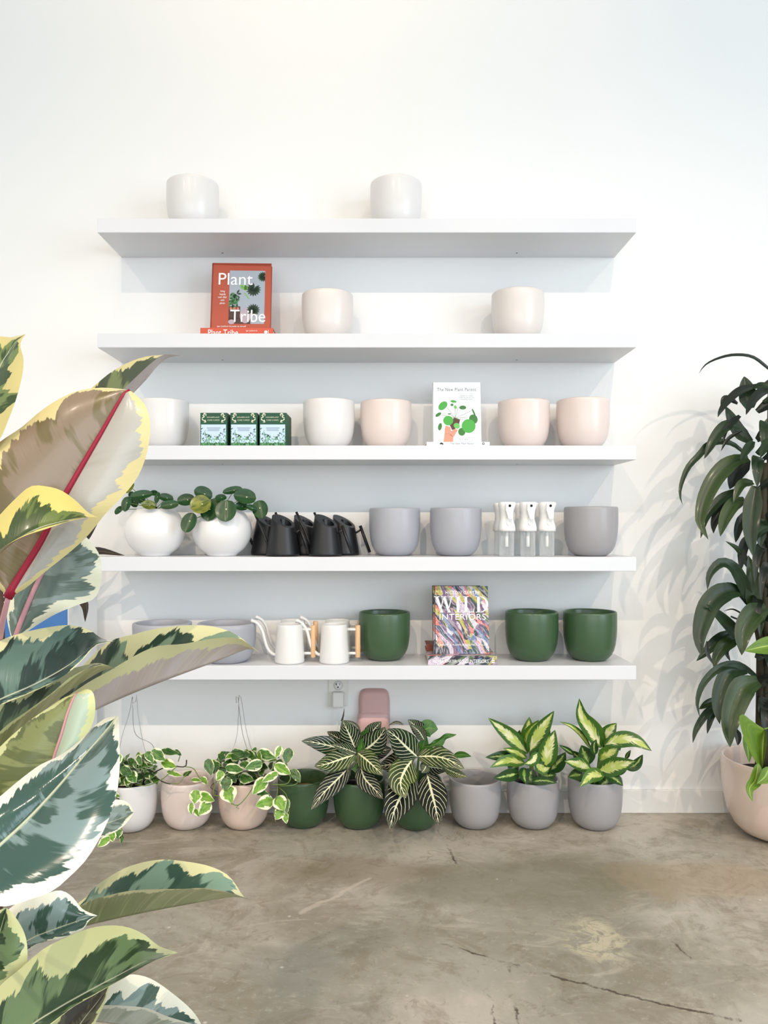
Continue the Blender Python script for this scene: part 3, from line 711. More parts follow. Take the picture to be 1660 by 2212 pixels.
# ---- orange books on the second shelf
zt = 1.8165
fr = Fr((XZ(433, 2.865), CAMY+2.865, SZ[1]+.0004), (1, .012, 0), (0, 0, 1)); wb = .262
b = book('lying_book', fr, wb, .20, zt-SZ[1]-.001, ORL, 'orange book lying flat under the standing orange book', None, standing=False)
text('spine_lettering', 'Plant Tribe', fr, .028, .0085, .108, M['white_ink'], b, height=.021)
text('author_lettering', 'Igor Josifovic &', fr, .165, .022, .040, M['white_ink'], b)
text('author_lettering', 'Judith de Graaff', fr, .165, .010, .040, M['white_ink'], b)
flat('publisher_mark', [ell(.236, .0205, .006, .0065), rect(.2445, .2460, .013, .029)], fr, .0006, M['white_ink'], b)
fr, hb = px_frame(452, 710, 2.895, 566, 2.935, .03); wb = .2215
fr = Fr((fr.O.x, fr.O.y, zt+.0006), fr.U, fr.V)
b = book('standing_book', fr, wb, hb, .026, ORANGE, 'orange plant book standing on its twin, jungle photo on the cover', None)
pu0, pu1, pv0, pv1 = .069, .199, .022, .219          # photo panel on the cover
k = hb/.247
pv0 *= k; pv1 *= k
PW = flatmat('print_pale_wall', srgb(160, 170, 182), .5, .4, 0, .06)
flat('cover_photo', [rect(pu0, pu1, pv0, pv1)], fr, .0003, PW, b)
rc = (pu0, pu1, pv0, pv1)
flat('cover_photo_cabinet', [rect(pu0, pu0+.042, pv0+.02, pv0+.067), rect(pu0, pu1-.05, pv0, pv0+.022)], fr, .0005, flatmat('print_brown', srgb(60, 30, 28), .5), b)
def monstera(x, y, r, rot, mb=None):
    out = []
    for i in range(15):
        a = rot + math.radians(-150 + 300*i/14); L = r*(1.0 - .12*abs(i-7)/7); out.append(leafp(x, y, L, r*.30, a, 5))
    return out
rr = random.Random(3)
mon = monstera(.158, .150*k, .030, -2.0) + monstera(.158, .072*k, .027, 1.2) + monstera(.192, .197*k, .022, 3.6)
flat('cover_photo_leaves', clips(mon, *rc), fr, .0007, G_D, b)
lv = []
for i in range(46): lv.append(leafp(pu0+rr.random()*.032, .082+rr.random()*.058, .012+rr.random()*.01, .007, rr.random()*6.3))
flat('cover_photo_foliage', clips(lv[:23], *rc), fr, .0008, G_D, b); flat('cover_photo_foliage', clips(lv[23:], *rc), fr, .0010, G_M, b)
lv = [ell(.122+rr.uniform(-.009, .009), .156*k+rr.uniform(-.008, .008), .006, .004, rr.random()*3) for _ in range(12)] + [ell(.125+i*.003, .135*k-.004*i, .003, .002, .4) for i in range(6)]
flat('cover_photo_foliage', lv, fr, .0009, G_L, b)
flat('cover_photo_pots', [rect(.072+i*.013, .081+i*.013, .078, .086) for i in range(3)], fr, .0011, flatmat('print_terracotta', srgb(208, 110, 92), .5), b)
flat('cover_photo_chair', [ell(.13, .055, .02, .03, 0, 20), ell(.08, .03, .012, .009)], fr, .0006, flatmat('print_lilac', srgb(176, 160, 172), .5), b)
text('title_lettering', 'Plant', fr, .029, .165*k, .125, M['white_ink'], b, n=.0014, height=.044*k)
text('title_lettering', 'Tribe', fr, .075, .028*k, .128, M['white_ink'], b, n=.0014, height=.045*k)
text('subtitle_lettering', 'living\nhappily\never after\nwith\nplants', fr, .029, .092*k, .032, M['white_ink'], b, n=.0006, height=.056)
text('author_lettering', 'Igor Josifovic & Judith de Graaff', fr, .029, .0085, .104, M['white_ink'], b, n=.0006)
flat('spine_edge', [rect(.0062, .0085, 0, hb)], fr, .0004, flatmat('cover_hinge', srgb(120, 44, 40), .5), b)
# ---- white plant book on the middle shelf
WC = flatmat('white_cover', srgb(234, 240, 244), .4, .5, 0, .01); zt = SZ[2]+.0185
fr = Fr((XZ(922, 2.85), CAMY+2.85, SZ[2]+.0004), (1, 0, 0), (0, 0, 1))
b = book('lying_book', fr, .2265, .18, .0175, WC, 'thin white book lying under the standing white plant book', None, standing=False)
flat('spine_leaf_mark', [ell(.052, .012, .005, .003, .3), ell(.057, .0105, .004, .0025, -.4)], fr, .0005, G_D, b)
text('spine_lettering', 'The New Plant Parent', fr, .085, .0085, .085, M['grey_ink'], b, height=.0065)
flat('publisher_mark', [ell(.204, .0115, .0045, .0045)], fr, .0005, M['dark_ink'], b); flat('publisher_mark', [ell(.204, .0115, .0022, .0022)], fr, .0007, M['white_ink'], b)
fr, hb = px_frame(935, 957, 2.90, 826, 2.935); fr = Fr((fr.O.x, fr.O.y, zt+.0004), fr.U, fr.V); wb = .1785
b = book('standing_book', fr, wb, hb, .020, WC, 'white plant book standing upright, hand holding a coin plant on cover', None)
s = wb/1090*1.0; U = lambda x: (x-260)*s; Vv = lambda y: (1500-y)*hb/1330
text('title_lettering', 'The New Plant Parent', fr, U(375), Vv(362), (1250-375)*s, M['slate_ink'], b, height=.0125, spacing=1.12)
for i, (y, x1) in enumerate(((425, 1230), (1385, 1225), (1465, 1235))): flat('cover_rule', [rect(U(850), U(x1), Vv(y), Vv(y)+.0006)], fr, .0004, M['grey_ink'], b)
text('subtitle_lettering', 'Develop Your Green\nThumb and Care for Your\nHouse-Plant Family', fr, U(850), Vv(560), (1210-850)*s, M['grey_ink'], b, height=.0185)
text('author_lettering', 'Darryl Cheng', fr, U(845), Vv(1435), (1045-845)*s, M['grey_ink'], b)
st = MB()
for (x, y) in ((590, 720), (640, 860), (460, 880), (770, 700), (850, 700), (1150, 790), (1040, 940), (960, 1000), (720, 990)):
    a = Vector((U(775), Vv(960))); c2 = Vector((U(x), Vv(y))); d = (c2-a).normalized(); nn = Vector((-d.y, d.x))*.0006
    st.add([fr(*(a+nn), .0005), fr(*(a-nn), .0005), fr(*(c2-nn), .0005), fr(*(c2+nn), .0005)], [(0, 1, 2, 3)], False)
st.build('cover_stems', flatmat('print_stem', srgb(120, 130, 90), .5), b)
flat('cover_hand', [[(U(x), Vv(y)) for x, y in q] for q in ([(500, 1495), (715, 1495), (725, 1370), (640, 1270), (530, 1300)], [(530, 1310), (590, 1290), (630, 1140), (560, 1120), (535, 1200)], [(600, 1300), (680, 1260), (665, 1170), (640, 1130), (610, 1200)], [(640, 1330), (730, 1370), (830, 1210), (760, 1190), (680, 1240)])], fr, .0006, flatmat('print_skin', srgb(214, 146, 122), .5), b)
flat('cover_root_ball', [[(U(x), Vv(y)) for x, y in ((650, 1110), (700, 1215), (760, 1195), (860, 1080), (880, 990), (740, 950))]], fr, .0008, flatmat('print_root', srgb(78, 48, 36), .5), b)
def E(x, y, a, bb, r=0): return ell(U(x), Vv(y), a*s, bb*s, r)
flat('cover_leaves', [E(500, 685, 120, 80, .8), E(615, 1010, 112, 110), E(1070, 1130, 155, 160), E(740, 590, 70, 28, -.15)], fr, .0009, flatmat('print_leaf', srgb(72, 168, 68), .5, .4, 0, .15), b)
flat('cover_leaves', [E(1180, 980, 95, 110, .3), E(915, 1255, 80, 90), E(395, 880, 75, 36, .6), E(430, 1145, 42, 85, -.2), E(705, 665, 32, 28), E(945, 725, 78, 46), E(1190, 830, 18, 90, .4), E(645, 865, 38, 12)], fr, .00085, flatmat('print_leaf_dark', srgb(56, 120, 54), .5, .4, 0, .15), b)
flat('cover_leaves', [E(805, 1125, 72, 62, -.5), E(780, 715, 30, 42, .3)], fr, .0011, flatmat('print_leaf_pale', srgb(104, 190, 92), .5, .4, 0, .1), b)
# ---- striped flower-patterned books on the lowest shelf
def palette(name, sc, ang, sx=1, sd=0):
    t = NT(name); g = t.n('ShaderNodeTexCoord').outputs['Object']
    nz = t.n('ShaderNodeTexNoise'); nz.inputs['Scale'].default_value = 9; nz.inputs['Detail'].default_value = 1; t.put(nz.inputs[0], g)
    ad = t.n('ShaderNodeVectorMath', operation='MULTIPLY_ADD'); t.put(ad.inputs[0], nz.outputs['Color']); ad.inputs[1].default_value = (.07, .07, .07); t.put(ad.inputs[2], g)
    m0 = t.n('ShaderNodeMapping'); m0.inputs['Rotation'].default_value = (0, ang, 0); t.put(m0.inputs[0], ad.outputs[0])
    mp = t.n('ShaderNodeMapping'); mp.inputs['Scale'].default_value = (sc, sc, sc*.13); mp.inputs['Location'].default_value = (sd, sd, sd); t.put(mp.inputs[0], m0.outputs[0])
    rt = mp
    vo = t.n('ShaderNodeTexVoronoi'); vo.inputs['Scale'].default_value = 1; t.put(vo.inputs['Vector'], rt.outputs[0])
    sp = t.n('ShaderNodeSeparateColor'); t.put(sp.inputs[0], vo.outputs['Color'])
    cr = t.n('ShaderNodeValToRGB'); cr.color_ramp.interpolation = 'CONSTANT'; e = cr.color_ramp.elements
    cols = [(36, 48, 54), (222, 204, 222), (88, 118, 72), (236, 128, 112), (52, 84, 92), (232, 222, 232), (120, 84, 120), (196, 188, 84), (110, 134, 172), (240, 168, 150), (40, 34, 50), (206, 186, 216)]
    while len(e) < len(cols): e.new(.5)
    for i, cc in enumerate(cols): e[i].position = i/len(cols); e[i].color = srgb(*cc)
    t.put(cr.inputs[0], sp.outputs[0])
    fine = t.noise(rt.outputs[0], 2.2, 2)
    v2 = t.n('ShaderNodeTexVoronoi'); v2.feature = 'DISTANCE_TO_EDGE'; t.put(v2.inputs['Vector'], rt.outputs[0])
    c = t.mix(t.math('SUBTRACT', 1.0, t.step(v2.outputs['Distance'], .02, .06)), cr.outputs[0], srgb(46, 44, 58))
    c = t.mix(t.math('MULTIPLY', t.step(fine, .5, .6), .3), c, srgb(240, 234, 240))
    return t.fin(c, .35, .5, .1)
WP = palette('painted_stroke_cover', 78, math.radians(33)); WP2 = palette('painted_stroke_spine', 60, math.radians(-60), sd=3)
DK = flatmat('dark_cover_edge', srgb(44, 32, 38), .5)
z1 = .031
fr = Fr((XZ(925, 2.815), CAMY+2.815, SZ[4]+.0004), (1, .0, 0), (0, 0, 1)); wl = (1074-925)/F*2.815
b = book('lying_book', fr, wl, .19, z1, WP2, 'colourful patterned book lying flat at the shelf edge, lettered spine', 'colourful patterned books', standing=False)
text('spine_lettering', 'HILTON CARTER', fr, .016, .008, .086, M['white_ink'], b, height=.010)
text('spine_lettering', 'WILD INTERIORS', fr, .108, .006, .107, M['white_ink'], b, height=.013)
flat('publisher_mark', [rect(.226, .236, .006, .011), rect(.226, .236, .014, .018), rect(.228, .234, .021, .024)], fr, .0006, M['white_ink'], b)
fr2 = Fr((XZ(922, 2.93), CAMY+2.935, SZ[4]+z1+.001), (1, -.0, 0), (0, 0, 1))
b = book('lying_book', fr2, .19, .105, .022, flatmat('brown_red_cover', srgb(132, 62, 44), .5), 'dark red edged book lying behind the upright patterned books', 'colourful patterned books', standing=False)
frb, hb = px_frame(936, 1416, 2.868, 1270, 2.905)
fr = Fr((XZ(936, 2.868), CAMY+2.862, SZ[4]+z1+.001), (1, 0, 0), frb.V); wb = (1057-936)/F*2.868
b = book('standing_book', fr, wb, hb, .024, WP, 'colourful patterned book standing in front, large white title', 'colourful patterned books')
def serif_title(fr, x, y, W, Ht, n, mat, parent):
    def stem(a, w): return [rect(a, a+w, 0, 1), rect(a-.10, a+w+.10, 0, .045), rect(a-.10, a+w+.10, .955, 1)]
    def bar(x0, x1, w): return [(x0, 1), (x0+w, 1), (x1+w, 0), (x1, 0)]
    P_ = []
    P_ += [bar(.08, .42, .17), bar(.60, .36, .06)[::-1], bar(.55, .90, .17), bar(1.12, .86, .06)[::-1], rect(0, .36, .955, 1), rect(.46, .80, .955, 1), rect(.98, 1.28, .955, 1)]
    P_ += stem(1.46, .17)
    P_ += stem(1.98, .17) + [rect(2.1, 2.55, 0, .05), [(2.50, 0), (2.58, 0), (2.60, .26), (2.57, .26)]]
    P_ += stem(2.80, .17)
    o, i_ = [], []
    for q in range(13):
        a = math.radians(90-15*q); o.append((2.97+.55*math.cos(a), .5+.5*math.sin(a))); i_.append((2.97+.40*math.cos(a), .5+.455*math.sin(a)))
    P_ += [[o[q], o[q+1], i_[q+1], i_[q]] for q in range(12)]
    s = W/3.52
    return flat('title_lettering', [[(x+a*s, y+b_*Ht) for a, b_ in p] for p in P_], fr, n, mat, parent)
sx = wb/(1357-240); Uu = lambda x: (x-240)*sx; Vw = lambda y: (1530-y)*hb/1345
serif_title(fr, Uu(268), Vw(715), (1357-268)*sx, 325*hb/1345, .0012, M['white_ink'], b)
text('author_lettering', 'HILTON CARTER', fr, Uu(500), Vw(350), (1190-500)*sx, M['white_ink'], b, n=.0012, height=62*hb/1345, spacing=1.1)
text('title_lettering', 'INTERIORS', fr, Uu(375), Vw(860), (1300-375)*sx, M['white_ink'], b, n=.0012, height=118*hb/1345, spacing=1.1)
text('subtitle_lettering', 'BEAUTIFUL PLANTS IN BEAUTIFUL SPACES', fr, Uu(375), Vw(1372), (1300-375)*sx, M['white_ink'], b, n=.0012, height=34*hb/1345)
flat('hinge_groove', [rect(.0062, .0092, 0, hb)], fr, .0005, DK, b)
fr3 = Fr(fr(.000, .0, -.026), fr.U, fr.V)
b = book('standing_book', fr3, .178, hb+.004, .022, DK, 'dark edged upright book directly behind the large white titled book', 'colourful patterned books')
# ---- card boxes
BG = flatmat('dark_green_card', srgb(24, 78, 52), .45, .4, 0, .04); BS = flatmat('dark_green_card_side', srgb(38, 66, 42), .5)
SKY = flatmat('print_pale_sky', srgb(196, 218, 240), .5); CRM = flatmat('print_cream', srgb(222, 222, 196), .5)
bw, bh, bd = .0965, .119, .0455
def card_box():
    r = empty('card_box', (0, 0, 0))
    fr = Fr((-bw/2, -bd/2, 0), (1, 0, 0), (0, 0, 1))
    MB().box(-bw/2, bw/2, -bd/2, bd/2, 0, bh, bev=.0008, seg=1).build('carton', BG, r, local=True)
    k = bw/445
    X = lambda x: (x-97)*k; Z = lambda y: (615-y)*bh/527
    flat('sky_panel', [rect(X(110), X(520), .001, Z(272))], fr, .0004, SKY, r)
    for sgn, c0 in ((1, 165), (-1, 468)):
        orn = []
        for (dx, dy, a, bb, ro) in ((0, 105, 20, 12, .5), (22, 110, 16, 8, -.6), (-20, 130, 12, 10, .2), (-8, 150, 22, 9, 1.2), (-32, 165, 12, 8, .8), (-34, 190, 9, 14, 0), (-18, 205, 16, 8, -.7), (10, 212, 14, 14, .2), (18, 232, 12, 9, .6), (-2, 236, 9, 6, 0), (24, 130, 10, 7, 1)):
            orn.append(ell(X(c0+sgn*dx), Z(dy), a*k, bb*k, ro*sgn, 9))
        flat('corner_ornament', orn, fr, .0004, CRM, r)
    text('title_lettering', 'HOUSEPLANT', fr, X(205), Z(168), 210*k, CRM, r, height=20*k)
    text('title_lettering', 'CARE CARDS', fr, X(213), Z(214), 200*k, CRM, r, height=22*k)
    flat('small_print', [rect(X(205), X(430), Z(331), Z(323)), rect(X(218), X(412), Z(352), Z(346)), rect(X(218), X(412), Z(373), Z(367))], fr, .0007, M['grey_ink'], r)
    rr = random.Random(5); a, b_, c_ = [], [], []; rc = (X(110), X(520), .001, Z(300))
    for i in range(150):
        x = rr.uniform(105, 525); e = abs(x-315)/210; top = 470-150*e**2.2
        y = rr.uniform(top, 615); q = leafp(X(x), Z(y), rr.uniform(25, 50)*k, rr.uniform(8, 16)*k, rr.uniform(.3, 2.8), 4)
        (a, b_, c_)[i % 3].append(q)
    a += [rect(X(110), X(520), .001, Z(560))]; b_ += [ell(X(x), Z(y), 9*k, 11*k) for x, y in ((198, 432), (232, 440), (270, 465), (433, 412), (500, 345), (485, 385), (225, 462))]
    flat('printed_leaves', clips(a, *rc), fr, .0006, G_M, r); flat('printed_leaves', clips(b_, *rc), fr, .0008, G_D, r); flat('printed_leaves', clips(c_, *rc), fr, .0010, flatmat('print_sage', srgb(120, 178, 140), .5), r)
    return r
cb = card_box(); first = True
names = ['left', 'middle', 'right']
for col, px in enumerate((462.3, 527.3, 590)):
    for row in range(3):
        o = cb if first else copy_thing(cb); first = False
        D = 2.852+row*(bd+.002); o.location = (XZ(px, 2.83)+.0008*row, CAMY+D, SZ[2]+.0004)
        lab = [f'dark green houseplant card box, {names[col]} one of the front three', f'dark green card box directly behind the {names[col]} front box', f'rearmost dark green card box in the {names[col]} row'][row]
        tag(o, lab, 'card box', 'dark green card boxes')
# ================================================================ outlet, charger, pink unit
ox = XZ(731, 3.055); ow = empty('wall_outlet', (ox, -.0002, .45), 'white double wall outlet just below the lowest shelf', 'outlet')
zt = .530; zb = 1.10-(1525-1137)/F*3.055
pw = 42/F*3.055
MB().box(-pw/2, pw/2, -.006, 0, zb-.45, zt-.45, bev=.0018).build('outlet_plate', M['plate'], ow, local=True)
oz = 1.10-(1481-1137)/F*3.05-.45
MB().lathe([(0, 0), (.0160, 0), (.0165, .001), (.0165, .002), (0, .002)], 32, M=RX, c=(0, -.0055, oz)).build('socket_face', M['white_plastic'], ow, local=True)
MB().lathe([(.0165, 0), (.0172, .0), (.0172, .0012), (.0165, .0012)], 32, M=RX, c=(0, -.0058, oz)).build('socket_shadow_ring', flatmat('socket_shadow', srgb(150, 150, 146), .6), ow, local=True)  # thin grey ring, the shade around the socket face put in as colour
sl = MB(); sl.box(-.0075, -.0055, -.0082, -.006, oz, oz+.010); sl.box(-.0105, -.0055, -.0082, -.006, oz+.004, oz+.006); sl.box(.0050, .0066, -.0082, -.006, oz+.001, oz+.009)
sl.lathe([(0, 0), (.0028, 0), (.0028, .0012), (0, .0012)], 12, M=RX, c=(-.0005, -.0072, oz-.0065)); sl.build('socket_slots', M['dark_hole'], ow, local=True)
cw = 24.5/F*3.04
chz = 1.10-(1511-1137)/F*3.04
ch = empty('phone_charger', (XZ(730.5, 3.03), -.0065, chz-.03), 'white plug-in charger with cable hanging from the wall outlet', 'charger')
MB().box(-cw/2, cw/2, -.030, 0, 0, .060, bev=.007, seg=4).build('charger_body', M['plate'], ch, local=True)
MB().tube(catmull([(-.003, -.014, .001), (-.004, -.014, -.05), (-.002, -.012, -.12), (.004, -.01, -.19), (.01, .0, -.28), (.02, .0, -.36)], 24), .0018, 8).build('cable', M['white_plastic'], ch, local=True)
# pink wall unit: two rounded shells
def pillow(mb, w, h, d, r, c, taper=0):
    n = 40; rings = []
    for k in range(7):
        a = k/6*math.pi/2; ins = r*.55*(1-math.cos(a)); y = -d*math.sin(a) if k else 0
        ring = []
        for i in range(n):
            t = 2*math.pi*i/n; e = .38
            ct, st_ = math.cos(t), math.sin(t)
            ring.append(Vector((c[0]+(w/2-ins)*math.copysign(abs(ct)**e, ct), c[1]+y, c[2]+(h/2-ins)*math.copysign(abs(st_)**e, st_))))
        rings.append(ring)
    v = [p for r_ in rings for p in r_]; f = []
    for j in range(6):
        for i in range(n):
            k = (i+1) % n; f.append((j*n+i, j*n+k, (j+1)*n+k, (j+1)*n+i))
    f.append(tuple(6*n+i for i in range(n))); mb.add(v, f)
ux = XZ(808.5, 3.03); uz = .48
pk = empty('wall_device', (ux, -.0005, uz-.22), 'rounded pink plastic unit fixed to the wall behind the zebra-striped plants', 'wall device')
m1 = MB(); pillow(m1, .121, .21, .030, .035, (0, 0, .112)); m1.build('back_shell', M['pink_plastic'], pk, local=True)
m2 = MB(); pillow(m2, .123, .135, .044, .03, (-.003, 0, .067)); m2.build('front_shell', M['pink_shell'], pk, local=True)
# ================================================================ plants
class Z:
    """turns readings taken in a magnified crop into photograph pixels"""
    def __init__(s, ox, oy, k): s.ox, s.oy, s.k = ox, oy, k
    def __call__(s, p): return (s.ox+p[0]*s.k, s.oy+p[1]*s.k)
def spine(z, pts, D0, D1, sag=0):
    n = len(pts); out = []
    for i, p in enumerate(pts):
        x, y = z(p) if z else p; t = i/(n-1); out.append(P(x, y, D0+(D1-D0)*t-sag*math.sin(math.pi*t)))
    return out
ctr = [0]
def leafz(root, z, pts, w, mat, D0, D1, prof=oval, roll=0, fold=.3, wave=0, curl=0, sag=0, N=None, name='leaf', n=18, m=4):
    ctr[0] += 1; k = (z.k if z else 1)
    return strip_leaf(name, spine(z, pts, D0, D1, sag), w*k/F*(D0+D1)/2, M[mat], root, prof, N or Vector((0, -1, .35)), roll, fold, wave, n, m, curl, ctr[0]*1.7)
def nursery(root, r=.075, h=.10, z=.05, m='soil'):
    """nursery container and soil standing inside a decorative pot (coordinates about the plant's own base)"""
    MB().lathe([(0, 0), (r*.6, 0), (r*.66, .002), (r, h), (r+.002, h), (r+.002, h+.006), (r-.003, h+.006), (r-.003, h-.01)], 32).build('nursery_pot', M['black'], root, local=True)
    b = MB(); rr = random.Random(9); v = [(0, 0, h-.004)]; f = []
    for j in (1, 2, 3):
        for i in range(20):
            a = 2*math.pi*i/20; v.append(((r-.003)*j/3*math.cos(a), (r-.003)*j/3*math.sin(a), h-.004-(.008 if j == 3 else 0)+rr.uniform(-.002, .003)))
    for i in range(20):
        k = (i+1) % 20; f.append((0, 1+i, 1+k))
        for j in (0, 1): f.append((1+j*20+i, 1+(j+1)*20+i, 1+(j+1)*20+k, 1+j*20+k))
    b.add(v, f).build('soil', M['soil'], root, local=True)

# ---------------------------------------------------------------- foreground variegated rubber plant
TX = XZ(-12, .90)
fic = empty('variegated_rubber_plant', (TX, CAMY+.90, 0), 'tall variegated rubber plant in the left foreground, broad cream-edged leaves', 'potted plant')
def tr(py): return P(-12, py, .90)
tk = [Vector((TX, CAMY+.90, .10)), Vector((TX+.004, CAMY+.90, .35))] + [P(x, y, .90) for x, y in ((-14, 2100), (-6, 1800), (-12, 1560), (-4, 1380), (-12, 1200), (-22, 1000), (-26, 820))]
MB().tube(catmull(tk, 40), [.011-.005*i/39 for i in range(40)], 14).build('trunk', M['bark'], fic)
MB().lathe([(0, .0), (.10, 0), (.105, .004), (.135, .20), (.138, .21), (.134, .215), (.128, .21), (.12, .13), (0, .13)], 48).build('planter', M['white_ceramic'], fic, local=True)
MB().lathe([(0, .185), (.05, .188), (.127, .18)], 32).build('soil', M['soil'], fic, local=True)
def L3(name, mat, D, A, rib, B, dA=.03, dB=-.03, dT=0, bulge=.006, wave=.002, ribm=None, ribw=(0, 0), pet=None, dBase=0, n=34):
    """A / rib / B: photograph pixels from base to tip; dA, dB edge depth relative to the rib, dT tip, dBase base"""
    def cv(pts, de):
        out = []; k = len(pts)
        for i, (x, y) in enumerate(pts):
            t = i/(k-1); e = math.sin(math.pi*t)**.5 if 0 < t < 1 else 0
            out.append(P(x, y, D + dBase*(1-t)**2 + dT*t*t + de*e))
        return out
    r = cv(rib, 0)
    a, b = cv(A, dA), cv(B, dB)
    a[0] = r[0].lerp(a[0], .6); b[0] = r[0].lerp(b[0], .6)
    a[-1] = r[-1]; b[-1] = r[-1]
    lf = loft_leaf('leaf', a, r, b, M[mat], fic, n, 9, bulge, wave, ctr[0]); ctr[0] += 1
    if ribm:
        c = catmull(r, 26); c = [p+Vector((0, -.0012-bulge*0, 0)) for p in c]
        mb = MB().tube(c, [ribw[0]+(ribw[1]-ribw[0])*i/25 for i in range(26)], 8)
        o = mb.build('midrib', M[ribm], fic); o.parent = lf
    if pet:
        q = [r[0]] + [P(x, y, d) for x, y, d in pet]
        MB().tube(catmull(q, 16), [.0026+.0014*i/15 for i in range(16)], 10).build('petiole', M[pet_m[0]], fic)
    return lf
pet_m = ['pink_rib']
# 1 cropped leaf at the upper left
L3('l', 'fic_olive', .86, [(-70, 1010), (-110, 900), (-90, 800), (-45, 742), (0, 727), (22, 729), (55, 722)], [(-66, 1030), (-45, 930), (-25, 860), (0, 792), (18, 762), (34, 738), (55, 722)],
   [(-60, 1030), (-28, 990), (0, 948), (16, 910), (36, 862), (47, 815), (50, 775), (44, 745), (55, 722)], .02, -.02, 0, .004, .001, pet=[(-40, 1080, .88), (-22, 1120, .9)])
# 2 folded leaf behind, tip over the second shelf
L3('l', 'fic_foldolive', 1.0, [(60, 1060), (90, 940), (150, 880), (203, 834), (245, 800), (292, 777), (335, 768), (392, 768)], [(60, 1070), (170, 960), (250, 896), (286, 852), (318, 818), (343, 788), (366, 772), (392, 768)],
   [(60, 1070), (150, 950), (225, 880), (262, 845), (300, 808), (335, 778), (355, 766), (392, 768)], .05, -.03, 0, .0, .001, pet=[(20, 1130, .95), (-16, 1180, .9)])
# 3 the very large leaf seen from beneath, red midrib
L3('l', 'fic_under', .84, [(14, 1286), (-20, 1250), (-60, 1190), (-80, 1120), (-70, 1050), (-40, 990), (0, 952), (45, 922), (82, 893), (120, 868), (160, 848), (202, 838), (245, 838), (280, 843)],
   [(18, 1290), (50, 1238), (90, 1172), (120, 1110), (150, 1056), (185, 995), (220, 935), (250, 882), (272, 846), (280, 843)],
   [(24, 1290), (60, 1268), (100, 1234), (150, 1192), (190, 1156), (232, 1108), (264, 1074), (296, 1030), (318, 975), (326, 925), (319, 885), (303, 862), (288, 848), (280, 843)], .01, .0, .02, .012, .003, 'red_rib', (.0055, .0016), [(6, 1340, .86), (-4, 1395, .9)])
# 4 yellow-green leaf in front of it
L3('l', 'fic_yellow', .76, [(-70, 1250), (-40, 1160), (0, 1113), (32, 1078), (64, 1051), (96, 1050), (132, 1059), (162, 1080), (188, 1105), (212, 1118)], [(-72, 1270), (-20, 1215), (30, 1172), (80, 1143), (130, 1128), (172, 1119), (212, 1118)],
   [(-70, 1290), (-30, 1215), (0, 1188), (48, 1160), (98, 1143), (150, 1126), (190, 1118), (212, 1118)], .035, -.012, .03, .004, .001)
# 5 grey green leaf, pink midrib
L3('l', 'fic_grey', .96, [(26, 1392), (14, 1340), (24, 1290), (50, 1232), (95, 1172), (140, 1140), (165, 1145)], [(30, 1392), (50, 1335), (74, 1275), (101, 1221), (135, 1172), (165, 1145)],
   [(36, 1392), (62, 1362), (112, 1331), (165, 1308), (200, 1294), (218, 1262), (222, 1228), (215, 1198), (196, 1172), (180, 1155), (165, 1145)], .01, .0, 0, .008, .004, 'pink_rib', (.0042, .0018), [(22, 1420, .94), (-2, 1450, .9)])
# 6 leaf with dark green stripes left of the lowest shelf
L3('l', 'fic_dark', .84, [(-90, 1520), (-60, 1420), (0, 1384), (42, 1369), (92, 1357), (150, 1350), (192, 1361), (217, 1378), (246, 1385)], [(-90, 1560), (0, 1512), (62, 1485), (120, 1455), (165, 1425), (205, 1390), (246, 1385)],
   [(-90, 1580), (0, 1524), (62, 1499), (112, 1475), (152, 1450), (182, 1421), (207, 1394), (246, 1385)], .05, -.008, 0, .003, .002)
# 7 long folded leaf reaching right
L3('l', 'fic_fold', .93, [(60, 1590), (110, 1520), (165, 1455), (200, 1416), (240, 1384), (290, 1370), (336, 1358), (396, 1351), (450, 1352), (490, 1361), (520, 1377), (541, 1394), (563, 1411)],
   [(60, 1620), (140, 1568), (205, 1535), (257, 1511), (307, 1490), (355, 1471), (411, 1450), (460, 1432), (511, 1411), (540, 1401), (563, 1411)],
   [(60, 1600), (110, 1535), (180, 1481), (238, 1448), (296, 1414), (342, 1395), (396, 1391), (450, 1381), (508, 1377), (535, 1389), (550, 1402), (563, 1411)], .05, -.035, 0, -.002, .001, None, pet=[(20, 1640, .92), (-8, 1650, .9)])
# 8 narrow folded leaf with peach underside
L3('l', 'fic_green', .86, [(-60, 1600), (0, 1523), (60, 1490), (122, 1455), (180, 1438), (214, 1432), (249, 1444)], [(-60, 1680), (0, 1618), (40, 1580), (85, 1543), (140, 1500), (185, 1470), (222, 1449), (249, 1444)],
   [(-60, 1650), (0, 1580), (60, 1535), (112, 1497), (152, 1463), (200, 1440), (225, 1436), (249, 1444)], .04, -.03, 0, .0, .001)
# 9 olive and mint leaf
L3('l', 'fic_mint', .80, [(60, 1790), (0, 1800), (-60, 1760), (-50, 1670), (0, 1612), (60, 1560), (112, 1524), (140, 1506), (168, 1496)], [(88, 1770), (105, 1690), (119, 1632), (133, 1588), (147, 1540), (160, 1508), (168, 1496)],
   [(96, 1770), (125, 1690), (152, 1624), (178, 1598), (196, 1570), (206, 1530), (204, 1498), (190, 1488), (168, 1496)], .01, .0, .02, .008, .003, 'pink_rib', (.0022, .0012))
